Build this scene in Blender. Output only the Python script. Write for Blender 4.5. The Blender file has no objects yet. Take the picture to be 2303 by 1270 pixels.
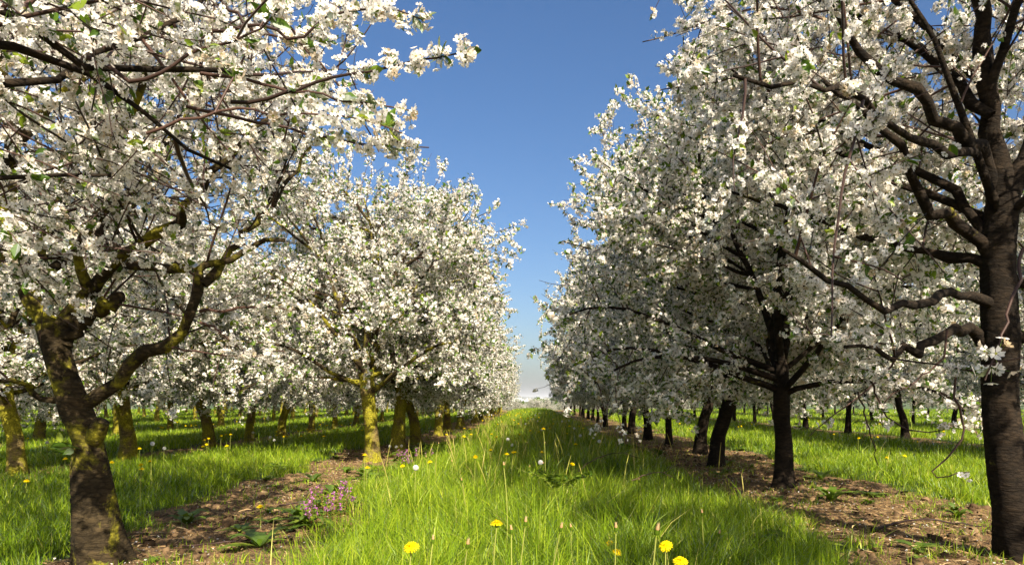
import bpy, math, random
import numpy as np
R = math.radians
rnd = random.Random(7)

# ------------------------------------------------------------------ camera, world, sun, exposure
scene = bpy.context.scene
F = 1535.0; HX = 1197.0; HY = 900.0; CH = 0.85       # focal length in photo pixels, vanishing point, eye height
cam_d = bpy.data.cameras.new("camera"); cam = bpy.data.objects.new("camera", cam_d)
scene.collection.objects.link(cam); scene.camera = cam
cam.location = (0, 0, CH); cam.rotation_euler = (R(90), 0, 0)
cam_d.sensor_width = 36.0; cam_d.lens = 24.0
cam_d.shift_x = -(HX-1151.5)/2303.0; cam_d.shift_y = (HY-635.0)/2303.0
cam_d.clip_start = 0.05; cam_d.clip_end = 30000.0

SUN_EL = 38.0
sx, sy = 0.37, -0.929                                    # horizontal direction towards the sun (right, behind the camera)
world = bpy.data.worlds.new("World"); scene.world = world; world.use_nodes = True
wn = world.node_tree; bg = wn.nodes["Background"]
sky = wn.nodes.new("ShaderNodeTexSky"); sky.sky_type = 'NISHITA'; sky.sun_disc = False
sky.sun_elevation = R(SUN_EL); sky.sun_rotation = math.atan2(sx, sy)
sky.air_density = 1.0; sky.dust_density = 2.6; sky.ozone_density = 3.2; sky.altitude = 0
hs = wn.nodes.new("ShaderNodeHueSaturation"); hs.inputs["Hue"].default_value = 0.504; hs.inputs["Saturation"].default_value = 1.22
wn.links.new(sky.outputs[0], hs.inputs["Color"]); wn.links.new(hs.outputs[0], bg.inputs[0])
bg.inputs[1].default_value = 0.062
sun_d = bpy.data.lights.new("sun", 'SUN'); sun = bpy.data.objects.new("sun", sun_d); scene.collection.objects.link(sun)
sun_d.energy = 5.0; sun_d.angle = R(0.53); sun_d.color = (1.0, 0.90, 0.73)
ce = math.cos(R(SUN_EL)); se = math.sin(R(SUN_EL))
from mathutils import Vector
sun.rotation_euler = Vector((sx*ce, sy*ce, se)).to_track_quat('Z', 'Y').to_euler()
scene.view_settings.view_transform = 'Standard'; scene.view_settings.look = 'None'
scene.view_settings.exposure = 1.33; scene.view_settings.gamma = 1.0
scene.render.engine = 'CYCLES'
scene.cycles.max_bounces = 8; scene.cycles.diffuse_bounces = 3; scene.cycles.transmission_bounces = 4; scene.cycles.transparent_max_bounces = 8

COL = scene.collection
def at(px, py, Y):                                      # a point at depth Y that the photo shows at this pixel
    return np.array([(px-HX)/F*Y, Y, CH+(HY-py)/F*Y])

# ------------------------------------------------------------------ materials
def mat(name):
    m = bpy.data.materials.new(name); m.use_nodes = True
    nt = m.node_tree; nt.nodes.clear()
    out = nt.nodes.new("ShaderNodeOutputMaterial")
    return m, nt, out
def N(nt, kind, **kw):
    n = nt.nodes.new(kind)
    for k, v in kw.items():
        if k.startswith('i_'): n.inputs[k[2:].replace('_', ' ')].default_value = v
        else: setattr(n, k, v)
    return n
def ramp(nt, fac, stops):
    r = nt.nodes.new("ShaderNodeValToRGB")
    while len(r.color_ramp.elements) < len(stops): r.color_ramp.elements.new(0.5)
    for e, (p, c) in zip(r.color_ramp.elements, stops):
        e.position = p; e.color = (c[0], c[1], c[2], 1)
    nt.links.new(fac, r.inputs[0]); return r.outputs[0]
def leafy(name, stops, trans=0.4, gloss=0.0, tint=(1,1,1), rough=0.4):
    m, nt, out = mat(name)
    a = N(nt, "ShaderNodeAttribute", attribute_name="v")
    c = ramp(nt, a.outputs["Fac"], stops)
    d = N(nt, "ShaderNodeBsdfDiffuse"); t = N(nt, "ShaderNodeBsdfTranslucent")
    nt.links.new(c, d.inputs[0])
    mx = N(nt, "ShaderNodeMix", data_type='RGBA', blend_type='MULTIPLY'); mx.inputs[0].default_value = 1.0
    nt.links.new(c, mx.inputs[6]); mx.inputs[7].default_value = (*tint, 1)
    nt.links.new(mx.outputs[2], t.inputs[0])
    s = N(nt, "ShaderNodeMixShader"); s.inputs[0].default_value = trans
    nt.links.new(d.outputs[0], s.inputs[1]); nt.links.new(t.outputs[0], s.inputs[2])
    o = s.outputs[0]
    if gloss:
        g = N(nt, "ShaderNodeBsdfGlossy"); g.inputs["Roughness"].default_value = rough
        fr = N(nt, "ShaderNodeFresnel"); fr.inputs[0].default_value = 1.4
        mu = N(nt, "ShaderNodeMath", operation='MULTIPLY'); mu.inputs[1].default_value = gloss
        nt.links.new(fr.outputs[0], mu.inputs[0])
        s2 = N(nt, "ShaderNodeMixShader"); nt.links.new(mu.outputs[0], s2.inputs[0])
        nt.links.new(o, s2.inputs[1]); nt.links.new(g.outputs[0], s2.inputs[2]); o = s2.outputs[0]
    nt.links.new(o, out.inputs[0]); return m
M = {}
M['petal'] = leafy("petal", [(0, (0.55, 0.42, 0.26)), (0.10, (0.86, 0.78, 0.69)), (0.4, (0.93, 0.89, 0.83)), (1, (0.96, 0.935, 0.90))], 0.56)
M['calyx'] = leafy("calyx", [(0, (0.16, 0.07, 0.03)), (0.5, (0.14, 0.16, 0.03)), (1, (0.35, 0.35, 0.06))], 0.2)
M['leaf'] = leafy("leaf", [(0, (0.05, 0.10, 0.012)), (0.5, (0.10, 0.19, 0.018)), (1, (0.26, 0.33, 0.03))], 0.45, 0.6, (1.25, 1.2, 0.6))
M['grass'] = leafy("grass", [(0, (0.055, 0.110, 0.005)), (0.5, (0.245, 0.365, 0.018)), (0.88, (0.52, 0.58, 0.050)), (1, (0.60, 0.50, 0.20))], 0.45, 0.3, (1.35, 1.25, 0.5), 0.35)
M['weed'] = leafy("weed", [(0, (0.04, 0.085, 0.008)), (0.6, (0.11, 0.18, 0.012)), (1, (0.25, 0.31, 0.03))], 0.38, 0.10, (1.2, 1.1, 0.6))
M['yellow'] = leafy("dandelion_yellow", [(0, (0.86, 0.56, 0.0)), (1, (0.90, 0.74, 0.015))], 0.3)
M['orange'] = leafy("closed_bud_orange", [(0, (0.42, 0.20, 0.08)), (1, (0.60, 0.46, 0.26))], 0.2)
M['stem'] = leafy("flower_stem", [(0, (0.22, 0.12, 0.04)), (0.5, (0.25, 0.27, 0.05)), (1, (0.38, 0.40, 0.10))], 0.2)
M['fluff'] = leafy("dandelion_fluff", [(0, (0.62, 0.60, 0.55)), (1, (0.82, 0.81, 0.78))], 0.4)
M['purple'] = leafy("purple_flower", [(0, (0.30, 0.07, 0.30)), (1, (0.55, 0.22, 0.50))], 0.3)
M['straw'] = leafy("straw", [(0, (0.10, 0.055, 0.025)), (0.5, (0.30, 0.19, 0.09)), (1, (0.50, 0.37, 0.20))], 0.15)
M['clod'] = leafy('clod', [(0, (0.045, 0.028, 0.016)), (1, (0.20, 0.13, 0.07))], 0.0)
M['twig'] = leafy("twig_bark", [(0, (0.022, 0.013, 0.010)), (1, (0.075, 0.042, 0.032))], 0.0, 0.5)

def bark(name, moss, base):
    m, nt, out = mat(name)
    L = nt.links
    tc = N(nt, "ShaderNodeTexCoord")
    mp = N(nt, "ShaderNodeMapping"); mp.inputs["Scale"].default_value = (4.0, 4.0, 15.0); L.new(tc.outputs["Object"], mp.inputs[0])
    n1 = N(nt, "ShaderNodeTexNoise", i_Scale=1.6, i_Detail=8.0, i_Roughness=0.65, i_Distortion=0.8); L.new(mp.outputs[0], n1.inputs[0])
    n2 = N(nt, "ShaderNodeTexNoise", i_Scale=7.0, i_Detail=8.0, i_Roughness=0.7); L.new(tc.outputs["Object"], n2.inputs[0])
    mp3 = N(nt, "ShaderNodeMapping"); mp3.inputs["Scale"].default_value = (26.0, 26.0, 60.0); L.new(tc.outputs["Object"], mp3.inputs[0])
    v = N(nt, "ShaderNodeTexVoronoi", i_Scale=1.0); L.new(mp3.outputs[0], v.inputs[0])
    c1 = ramp(nt, n1.outputs["Fac"], [(0.30, [x*0.22 for x in base]), (0.45, [x*0.7 for x in base]), (0.58, base), (0.75, [x*1.7 for x in base])])
    c2 = ramp(nt, n2.outputs["Fac"], [(0.3, (0.35, 0.33, 0.30)), (0.5, (1, 1, 1)), (0.7, (1.25, 1.15, 1.0))])
    mx = N(nt, "ShaderNodeMix", data_type='RGBA', blend_type='MULTIPLY'); mx.inputs[0].default_value = 1; L.new(c1, mx.inputs[6]); L.new(c2, mx.inputs[7])
    mp5 = N(nt, "ShaderNodeMapping"); mp5.inputs["Scale"].default_value = (17.0, 17.0, 44.0)
    wv = N(nt, "ShaderNodeVectorMath", operation='ADD'); L.new(tc.outputs["Object"], mp5.inputs[0]); L.new(mp5.outputs[0], wv.inputs[0])
    sc = N(nt, "ShaderNodeVectorMath", operation='SCALE'); sc.inputs["Scale"].default_value = 1.4; L.new(n2.outputs["Color"], sc.inputs[0]); L.new(sc.outputs[0], wv.inputs[1])
    vc = N(nt, "ShaderNodeTexVoronoi", feature='DISTANCE_TO_EDGE', i_Scale=1.0); L.new(wv.outputs[0], vc.inputs[0])
    cr = ramp(nt, vc.outputs["Distance"], [(0.0, (0.18, 0.17, 0.16)), (0.12, (0.9, 0.9, 0.9)), (0.5, (1.35, 1.3, 1.2))])
    mxc = N(nt, "ShaderNodeMix", data_type='RGBA', blend_type='MULTIPLY'); mxc.inputs[0].default_value = 0.6; L.new(mx.outputs[2], mxc.inputs[6]); L.new(cr, mxc.inputs[7]); mx = mxc
    n3 = N(nt, "ShaderNodeTexNoise", i_Scale=3.4, i_Detail=6.0, i_Roughness=0.68, i_Distortion=0.4); L.new(tc.outputs["Object"], n3.inputs[0])
    n4 = N(nt, "ShaderNodeTexNoise", i_Scale=60.0, i_Detail=4.0); L.new(tc.outputs["Object"], n4.inputs[0])
    mk = ramp(nt, n3.outputs["Fac"], [(0.56-moss*0.16, (0, 0, 0)), (0.66-moss*0.16, (1, 1, 1))])
    cm = ramp(nt, n4.outputs["Fac"], [(0.3, (0.08, 0.075, 0.008)), (0.55, (0.24, 0.215, 0.016)), (0.8, (0.42, 0.37, 0.03))])
    m2 = N(nt, "ShaderNodeMix", data_type='RGBA'); L.new(mk, m2.inputs[0]); L.new(mx.outputs[2], m2.inputs[6]); L.new(cm, m2.inputs[7])
    bs = N(nt, "ShaderNodeBsdfPrincipled"); bs.inputs["Roughness"].default_value = 0.9; bs.inputs["Specular IOR Level"].default_value = 0.15
    L.new(m2.outputs[2], bs.inputs["Base Color"])
    b1 = N(nt, "ShaderNodeBump", i_Strength=0.9, i_Distance=0.02); L.new(n1.outputs["Fac"], b1.inputs["Height"])
    b2 = N(nt, "ShaderNodeBump", i_Strength=0.5, i_Distance=0.01); L.new(vc.outputs["Distance"], b2.inputs["Height"]); L.new(b1.outputs[0], b2.inputs["Normal"])
    b3 = N(nt, "ShaderNodeBump", i_Strength=0.5, i_Distance=0.006); L.new(n4.outputs["Fac"], b3.inputs["Height"]); L.new(b2.outputs[0], b3.inputs["Normal"])
    L.new(b3.outputs[0], bs.inputs["Normal"]); L.new(bs.outputs[0], out.inputs[0])
    return m
M['bark_l'] = bark("mossy_cherry_bark", 0.34, (0.050, 0.036, 0.018))
M['bark_m'] = bark("yellow_mossy_bark", 1.0, (0.20, 0.150, 0.060))
M['bark_r'] = bark("dark_cherry_bark", -0.45, (0.024, 0.017, 0.011))

# ------------------------------------------------------------------ mesh helpers
def mesh_np(name, V, faces, mats, vals=None, midx=None, smooth=True):
    """V (n,3); faces: list of int arrays (m,k); vals: per-vertex attribute 'v'."""
    me = bpy.data.meshes.new(name)
    V = np.ascontiguousarray(V, dtype=np.float32)
    faces = [f for f in faces if len(f)]
    tot = sum(f.size for f in faces); npoly = sum(len(f) for f in faces)
    me.vertices.add(len(V)); me.vertices.foreach_set('co', V.ravel())
    me.loops.add(tot); me.loops.foreach_set('vertex_index', np.concatenate([f.ravel() for f in faces]).astype(np.int32))
    me.polygons.add(npoly)
    cnt = np.concatenate([np.full(len(f), f.shape[1], dtype=np.int32) for f in faces])
    st = np.zeros(npoly, dtype=np.int32); st[1:] = np.cumsum(cnt)[:-1]
    me.polygons.foreach_set('loop_start', st)
    if midx is not None: me.polygons.foreach_set('material_index', np.ascontiguousarray(midx, dtype=np.int32))
    me.polygons.foreach_set('use_smooth', np.full(npoly, smooth, dtype=bool))
    me.update(calc_edges=True)
    if vals is not None:
        a = me.attributes.new('v', 'FLOAT', 'POINT'); a.data.foreach_set('value', np.ascontiguousarray(vals, dtype=np.float32))
    for m in mats: me.materials.append(m)
    return me
def obj(name, me, parent=None, loc=None):
    o = bpy.data.objects.new(name, me); COL.objects.link(o)
    if parent is not None: o.parent = parent
    if loc is not None: o.location = loc
    return o
def tag(o, label=None, cat=None, group=None, kind=None):
    if label: o['label'] = label
    if cat: o['category'] = cat
    if group: o['group'] = group
    if kind: o['kind'] = kind
    return o
def empty(name, loc, rz=0.0, sc=1.0):
    o = bpy.data.objects.new(name, None); COL.objects.link(o); o.empty_display_size = 0.1
    o.location = loc; o.rotation_euler = (0, 0, rz); o.scale = (sc, sc, sc); return o
def nrm(a): return a/np.maximum(np.linalg.norm(a, axis=-1, keepdims=True), 1e-9)

class Acc:                                             # collects numpy pieces of one mesh
    def __init__(s): s.V = []; s.Fs = {}; s.v = []; s.n = 0; s.mi = {}
    def add(s, V, F, vals, mi=0):
        V = V.reshape(-1, 3); k = F.shape[1]
        s.V.append(V); s.Fs.setdefault(k, []).append(F+s.n); s.mi.setdefault(k, []).append(np.full(len(F), mi))
        s.v.append(np.broadcast_to(vals, (len(V),)) if np.ndim(vals) == 0 else np.asarray(vals).ravel()); s.n += len(V)
    def mesh(s, name, mats, smooth=True):
        ks = sorted(s.Fs)
        return mesh_np(name, np.concatenate(s.V), [np.concatenate(s.Fs[k]) for k in ks], mats,
                       np.concatenate(s.v), np.concatenate([np.concatenate(s.mi[k]) for k in ks]), smooth)

def tubes(acc, P, Rr, S, rng, vals=None, mi=0, cap=False):
    """P (N,K,3) polylines, Rr (N,K) radii -> tubes with S sides"""
    n, K, _ = P.shape
    T = np.empty_like(P); T[:, 1:-1] = P[:, 2:]-P[:, :-2]; T[:, 0] = P[:, 1]-P[:, 0]; T[:, -1] = P[:, -1]-P[:, -2]
    T = nrm(T); m = nrm(T.mean(axis=1))
    ref = np.cross(m, nrm(rng.normal(size=(n, 3)))); ref = nrm(ref)
    U = nrm(np.cross(T, ref[:, None, :])); W = np.cross(T, U)
    a = np.arange(S)*2*math.pi/S
    V = P[:, :, None, :] + Rr[:, :, None, None]*(np.cos(a)[None, None, :, None]*U[:, :, None, :]+np.sin(a)[None, None, :, None]*W[:, :, None, :])
    i = np.arange(n)[:, None, None]*K*S; k = np.arange(K-1)[None, :, None]*S; j = np.arange(S)[None, None, :]; j2 = (j+1) % S
    Fq = np.stack([i+k+j, i+k+j2, i+k+S+j2, i+k+S+j], -1).reshape(-1, 4)
    if vals is None: vals = rng.random(n)
    acc.add(V, Fq, np.repeat(vals, K*S), mi)
    if cap:
        b = np.arange(n)[:, None]*K*S; acc_f = b+(K-1)*S+np.arange(S)[None, :]
        acc.Fs.setdefault(S, []).append(acc_f+acc.n-n*K*S); acc.mi.setdefault(S, []).append(np.full(n, mi))
    return V

def grow(rng, P, D, L, K, wander, trop):
    n = len(P); out = np.empty((n, K+1, 3)); out[:, 0] = P; d = nrm(D.copy()); p = P.copy()
    tr = np.interp(np.linspace(0, 1, K), np.linspace(0, 1, len(trop)), trop)
    for k in range(K):
        d = d + rng.normal(size=(n, 3))*wander; d[:, 2] += tr[k]; d = nrm(d)
        p = p + d*(L/K)[:, None]; out[:, k+1] = p
    return out
def sample(pl, idx, t):
    K = pl.shape[1]-1; f = np.clip(t*K, 0, K-1e-4); k = f.astype(int); fr = (f-k)[:, None]
    a = pl[idx, k]; b = pl[idx, k+1]
    return a*(1-fr)+b*fr, nrm(b-a)
def resample(pts, K):
    pts = np.asarray(pts, float)
    # Catmull-Rom through the given points, then even spacing
    q = np.vstack([2*pts[0]-pts[1], pts, 2*pts[-1]-pts[-2]]); o = []
    for i in range(1, len(q)-2):
        for t in np.linspace(0, 1, 8, endpoint=False):
            o.append(0.5*((2*q[i])+(-q[i-1]+q[i+1])*t+(2*q[i-1]-5*q[i]+4*q[i+1]-q[i+2])*t*t+(-q[i-1]+3*q[i]-3*q[i+1]+q[i+2])*t**3))
    o.append(pts[-1]); o = np.array(o); s = np.r_[0, np.cumsum(np.linalg.norm(np.diff(o, axis=0), axis=1))]
    u = np.linspace(0, s[-1], K+1)
    return np.stack([np.interp(u, s, o[:, k]) for k in range(3)], 1)

def spawn(rng, par, per_len, tmin, ang, lenf, K, wander, trop, lens=None, bias=None, up=0.1):
    """children along parent polylines; ang = sideways weight against the parent's tangent"""
    L = np.linalg.norm(np.diff(par, axis=1), axis=2).sum(1)
    cnt = np.maximum(1, rng.poisson(L*(1-tmin)*per_len)); idx = np.repeat(np.arange(len(par)), cnt); n = len(idx)
    t = tmin+(1-tmin)*rng.random(n)
    P, T = sample(par, idx, t)
    s = rng.normal(size=(n, 3)); s -= (s*T).sum(1)[:, None]*T; s = nrm(s)
    D = T*(1-ang)+s*ang*1.3; D[:, 2] += up
    if bias is not None: D = D+bias
    ln = lenf(t, rng.random(n))
    return grow(rng, P, D, ln, K, wander, trop), ln

def rot_frame(nv, rng):
    n = len(nv); r = nrm(rng.normal(size=(n, 3))); u = nrm(np.cross(nv, r)); w = np.cross(nv, u); return u, w

def flowers(acc, pos, nv, rad, rng, hero):
    n = len(pos); u, w = rot_frame(nv, rng); val = rng.random(n)
    if hero:                                            # five notched cupped petals and a centre
        ang = np.arange(5)*2*math.pi/5
        loc = []
        for a in ang:
            for (dr, da, dz) in ((0.10, 0, 0.0), (0.60, -0.60, 0.16), (0.95, -0.34, 0.34), (0.93, 0.0, 0.28), (0.95, 0.34, 0.34), (0.60, 0.60, 0.16)):
                loc.append((dr*math.cos(a+da), dr*math.sin(a+da), dz))
        loc = np.array(loc)
        cup = rng.uniform(-0.2, 1.9, size=(n, 1)); jit = 1+rng.normal(size=(n, 30))*0.07
        X = loc[None, :, 0]*rad[:, None]*jit; Yy = loc[None, :, 1]*rad[:, None]*jit; Z = (loc[None, :, 2]*cup+rng.normal(size=(n, 30))*0.035)*rad[:, None]
        V = pos[:, None, :]+X[..., None]*u[:, None, :]+Yy[..., None]*w[:, None, :]+Z[..., None]*nv[:, None, :]
        f = np.arange(30).reshape(5, 6)
        acc.add(V, (np.arange(n)[:, None, None]*30+f[None]).reshape(-1, 6), np.repeat(val, 30), 0)
        for s_, r_ in ((0.10, 0.20), (-0.12, 0.26)):
            a = np.arange(4)*math.pi/2
            V = pos[:, None, :]+(np.cos(a)[None, :, None]*u[:, None, :]+np.sin(a)[None, :, None]*w[:, None, :])*(rad*r_)[:, None, None]+(nv*(rad*s_)[:, None])[:, None, :]
            acc.add(V, np.arange(n*4).reshape(-1, 4), np.repeat(rng.random(n)*0.6+(0.4 if s_ > 0 else 0), 4), 1)
    else:                                               # at this distance a flower is a few petals: a kite folded on its diagonal
        loc = np.array([(1, 0, 0.25), (0.1, 0.95, 0.0), (-0.9, 0.15, 0.3), (-0.1, -0.9, 0.05)])
        jit = rng.uniform(0.75, 1.25, size=(n, 4))
        X = loc[None, :, 0]*rad[:, None]*jit; Yy = loc[None, :, 1]*rad[:, None]*jit; Z = (loc[None, :, 2]*rad[:, None])*rng.uniform(-1, 2, size=(n, 1))
        V = pos[:, None, :]+X[..., None]*u[:, None, :]+Yy[..., None]*w[:, None, :]+Z[..., None]*nv[:, None, :]
        b = np.arange(n)[:, None]*4
        acc.add(V, np.concatenate([b+np.array([[0, 1, 2]]), b+np.array([[0, 2, 3]])]), np.repeat(val, 4), 0)

def leaves(acc, pos, d, ln, rng, hero, mi=0):
    n = len(pos); d = nrm(d); u, w = rot_frame(d, rng)
    if hero: prof = [(0, 0, 0), (0.3, 0.2, 0.07), (0.6, 0.23, 0.08), (0.85, 0.10, 0.03), (1.0, 0, -0.06), (0.85, -0.10, 0.03), (0.6, -0.23, 0.08), (0.3, -0.2, 0.07), (0.5, 0.0, 0.0)]
    else: prof = [(0, 0, 0), (0.5, 0.24, 0.08), (1.0, 0, -0.05), (0.5, -0.24, 0.08)]
    loc = np.array(prof); k = len(prof)
    V = pos[:, None, :]+ln[:, None, None]*(loc[None, :, 0, None]*d[:, None, :]+loc[None, :, 1, None]*u[:, None, :]+loc[None, :, 2, None]*w[:, None, :])
    b = np.arange(n)[:, None, None]*k
    if hero: f = np.array([[0, 1, 2, 8], [8, 2, 3, 4], [8, 4, 5, 6], [0, 8, 6, 7]])
    else: f = np.array([[0, 1, 2], [0, 2, 3]])
    acc.add(V, (b+f[None]).reshape(-1, f.shape[1]), np.repeat(rng.random(n)**1.3, k), mi)

def bloom(rng, A, wood, dens, hero, keep=None, fr=0.016, lf=0.045, lfp=0.5, npf=4):
    """spur clusters on the polylines in wood: list of (polylines, tmin)"""
    P = []; T = []
    for pl, tmin, dmul in wood:
        L = np.linalg.norm(np.diff(pl, axis=1), axis=2).sum(1)
        vig = rng.uniform(0.7, 1.3, len(pl)) if len(pl) < 12 and hero else rng.uniform(0.05, 1.9, len(pl)) if hero else rng.uniform(0.25, 1.5, len(pl))             # some twigs flower thickly, others hardly
        c = rng.poisson(L*(1-tmin)*dens*dmul*vig); idx = np.repeat(np.arange(len(pl)), c)
        t = tmin+(1-tmin)*rng.random(len(idx))
        # bunch the spurs along the twig
        t = np.clip(t+0.03*np.sin(t*60+idx), 0, 1)
        p, tt = sample(pl, idx, t); P.append(p); T.append(tt)
    P = np.concatenate(P); T = np.concatenate(T)
    if keep is not None:
        k = keep(P); P = P[k]; T = T[k]
    n = len(P); m = rng.integers(max(1, npf-2), npf+3, n); idx = np.repeat(np.arange(n), m)
    s = rng.normal(size=(n, 3)); s -= (s*T).sum(1)[:, None]*T*0.8; s = nrm(s)
    d = nrm(s[idx]+rng.normal(size=(len(idx), 3))*0.75); d[:, 2] -= 0.05
    ped = rng.uniform(0.014, 0.040, len(idx))*(1.0 if hero else 1.25)
    fp = P[idx]+d*ped[:, None]; nv = nrm(d+rng.normal(size=d.shape)*0.35)
    rad = fr*(rng.uniform(0.78, 1.15, len(idx)) if hero else rng.uniform(0.5, 1.35, len(idx)))
    flowers(A['blossom'], fp, nv, rad, rng, hero)
    if hero:
        pl = np.stack([P[idx], P[idx]+d*ped[:, None]*0.5+np.array([0, 0, -0.003]), fp-nv*rad[:, None]*0.1], 1)
        tubes(A['foliage'], pl, np.full((len(idx), 3), 0.0009), 3, rng, vals=rng.uniform(0.2, 0.9, len(idx)))
    k = rng.random(n) < lfp; kk = np.repeat(np.where(k)[0], 2)
    ld = nrm(s[kk]+T[kk]*0.6+rng.normal(size=(len(kk), 3))*0.5)
    leaves(A['foliage'], P[kk], ld, lf*rng.uniform(0.4, 1.25, len(kk)), rng, hero)
    return n

def trunk_mesh(name, pts, rads, m, rng, S=28, K=60, flare=True, rough=0.06):
    """one lumpy trunk with root flare, built along a curve"""
    P = resample(pts, K); u = np.linspace(0, 1, K+1); rr = np.interp(u, np.linspace(0, 1, len(rads)), rads)
    a = np.arange(S)*2*math.pi/S
    T = np.gradient(P, axis=0); T = nrm(T); U = nrm(np.cross(T, np.array([0.1, 1, 0.0]))); W = np.cross(T, U)
    ph = rng.uniform(0, 6.28, 6)
    s = u*np.linalg.norm(np.diff(P, axis=0), axis=1).sum()
    lump = 1+rough*(np.sin(a[None]*2+ph[0]+s[:, None]*3)+0.6*np.sin(a[None]*3+ph[1]-s[:, None]*7)+0.5*np.sin(a[None]*5+ph[2]+s[:, None]*13)+0.35*np.sin(s[:, None]*21+ph[3]+a[None]*1)) + rng.normal(size=(K+1, S))*0.012
    if flare:
        fl = np.exp(-s/0.13)*0.75; lump = lump*(1+fl[:, None]*(0.75+0.5*np.sin(a[None]*5+ph[4])))
    V = P[:, None, :]+(rr[:, None]*lump)[..., None]*(np.cos(a)[None, :, None]*U[:, None, :]+np.sin(a)[None, :, None]*W[:, None, :])
    A = Acc(); k = np.arange(K)[:, None]*S; j = np.arange(S)[None]; j2 = (j+1) % S
    A.add(V, np.stack([k+j, k+j2, k+S+j2, k+S+j], -1).reshape(-1, 4), 0.5)
    A.Fs.setdefault(S, []).append((K*S+np.arange(S))[None]); A.mi.setdefault(S, []).append(np.zeros(1, int))
    return A, P

# crown radius against height (for a 4.4 m tree)
PZ = [0.6, 1.0, 1.6, 2.3, 3.0, 3.6, 4.1, 4.5]; PR = [1.5, 1.85, 2.0, 1.95, 1.65, 1.2, 0.7, 0.15]
def env_r(z, h): return np.interp(z/h*4.4, PZ, PR)

def std_tree(seed, h, barkm, side_bare=None, dens=35, wide=1.0):
    rng = np.random.default_rng(seed); A = {'blossom': Acc(), 'foliage': Acc(), 'twigs': Acc(), 'limbs': Acc()}
    lean = rng.normal(size=2)*0.10; fork = 1.25*h/4.4*rng.uniform(0.9, 1.1); r0 = rng.uniform(0.092, 0.125)*(0.86 if barkm == M['bark_r'] else 1)
    tp = [(0, 0, -0.12), (lean[0]*0.2, lean[1]*0.2, 0.4), (lean[0]*0.9, lean[1]*0.8, 0.85), (lean[0], lean[1], fork)]
    tA, tP = trunk_mesh('trunk', tp, [r0*1.12, r0*0.95, r0*0.84, r0*0.9, r0*0.8], barkm, rng, S=18, K=26)
    top = np.array(tp[-1])
    # three or four upright leaders
    nl = 4; az = rng.uniform(0, 6.28)+np.arange(nl)*2*math.pi/nl+rng.normal(size=nl)*0.2
    tilt = np.array([0.12, 0.42, 0.5, 0.4]); D = np.stack([np.cos(az)*tilt, np.sin(az)*tilt, np.ones(nl)], 1)
    Ll = (h-fork)*np.array([0.92, 0.80, 0.72, 0.78])*rng.uniform(0.92, 1.05, nl)
    lead = grow(rng, np.repeat(top[None]-[[0, 0, 0.08]], nl, 0), D, Ll, 12, 0.09, [0.02, 0.05])
    tubes(A['limbs'], lead, np.linspace(0.044, 0.008, 13)[None].repeat(nl, 0)*rng.uniform(0.8, 1.15, (nl, 1)), 7, rng)
    # lower spreading limbs straight off the trunk
    nb = 8; az = rng.uniform(0, 6.28)+np.arange(nb)*2*math.pi/nb+rng.normal(size=nb)*0.25
    P0, _ = sample(tP[None], np.zeros(nb, int), rng.uniform(0.72, 0.98, nb))
    el = rng.uniform(0.15, 0.6, nb); D = np.stack([np.cos(az), np.sin(az), el], 1)
    low = grow(rng, P0, D, 2.0*wide*rng.uniform(0.8, 1.1, nb), 12, 0.09, [0.08, 0.0, -0.13, -0.16])
    tubes(A['limbs'], low, np.linspace(0.032, 0.006, 13)[None].repeat(nb, 0)*rng.uniform(0.8, 1.1, (nb, 1)), 6, rng)
    # side limbs off the leaders, long below and short above
    n2 = 34; idx = rng.integers(0, nl, n2); t = rng.uniform(0.12, 0.92, n2)
    P0, T0 = sample(lead, idx, t); out = P0-np.array([lean[0], lean[1], 0]); out[:, 2] = 0; a2 = rng.uniform(0, 6.28, n2)
    D = nrm(out)*0.5+np.stack([np.cos(a2), np.sin(a2), np.zeros(n2)], 1)*0.75+T0*0.35
    rr = np.maximum(0.35, env_r(P0[:, 2]+0.35, h)*wide-np.linalg.norm(out, axis=1)*0.6)
    side = grow(rng, P0, D, rr*rng.uniform(0.75, 1.15, n2), 9, 0.10, [0.08, 0.0, -0.07])
    tubes(A['limbs'], side, np.linspace(0.020, 0.005, 10)[None].repeat(n2, 0), 5, rng)
    mids = []
    for par, tm, pl in ((lead, 0.35, 6.0), (low, 0.18, 6.5), (side, 0.12, 6.0)):
        c, ln = spawn(rng, par, pl, tm, 0.62, lambda t, r: (0.78-0.30*t)*(0.55+0.75*r), 6, 0.13, [0.08, 0.0, -0.06], up=0.06); mids.append(c)
    for par, tm, pl in ((low, 0.3, 5.0), (side[side[:, 0, 2] < h*0.55], 0.4, 4.0)):   # hanging shoots round the skirt
        c, ln = spawn(rng, par, pl, tm, 0.5, lambda t, r: 0.35+0.55*r, 6, 0.12, [-0.02, -0.16], up=-0.45); mids.append(c)
    up_, ln = spawn(rng, lead, 2.6, 0.45, 0.32, lambda t, r: 0.55+0.6*r, 6, 0.06, [0.05, 0.02], up=0.25)
    so, ln = spawn(rng, side, 1.2, 0.5, 0.30, lambda t, r: 0.45+0.6*r, 6, 0.06, [0.04, 0.0], up=0.12); mids += [up_, so]
    mid = np.concatenate(mids)
    # drop what strays far outside the crown, leave the odd long shoot
    e = mid[:, -1]; rad = np.hypot(e[:, 0]-lean[0], e[:, 1]-lean[1]); ok = (rad < env_r(e[:, 2], h)*wide*1.05) | (rng.random(len(e)) < 0.22); ok &= e[:, 2] > 0.48
    mid = mid[ok]
    tubes(A['twigs'], mid, np.linspace(0.0062, 0.0025, 7)[None].repeat(len(mid), 0), 4, rng)
    fine, _ = spawn(rng, mid, 6.2, 0.15, 0.6, lambda t, r: 0.16+0.30*r, 4, 0.14, [0.05, -0.05], up=0.03)
    e = fine[:, -1]; fine = fine[(e[:, 2] > 0.42)]
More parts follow.
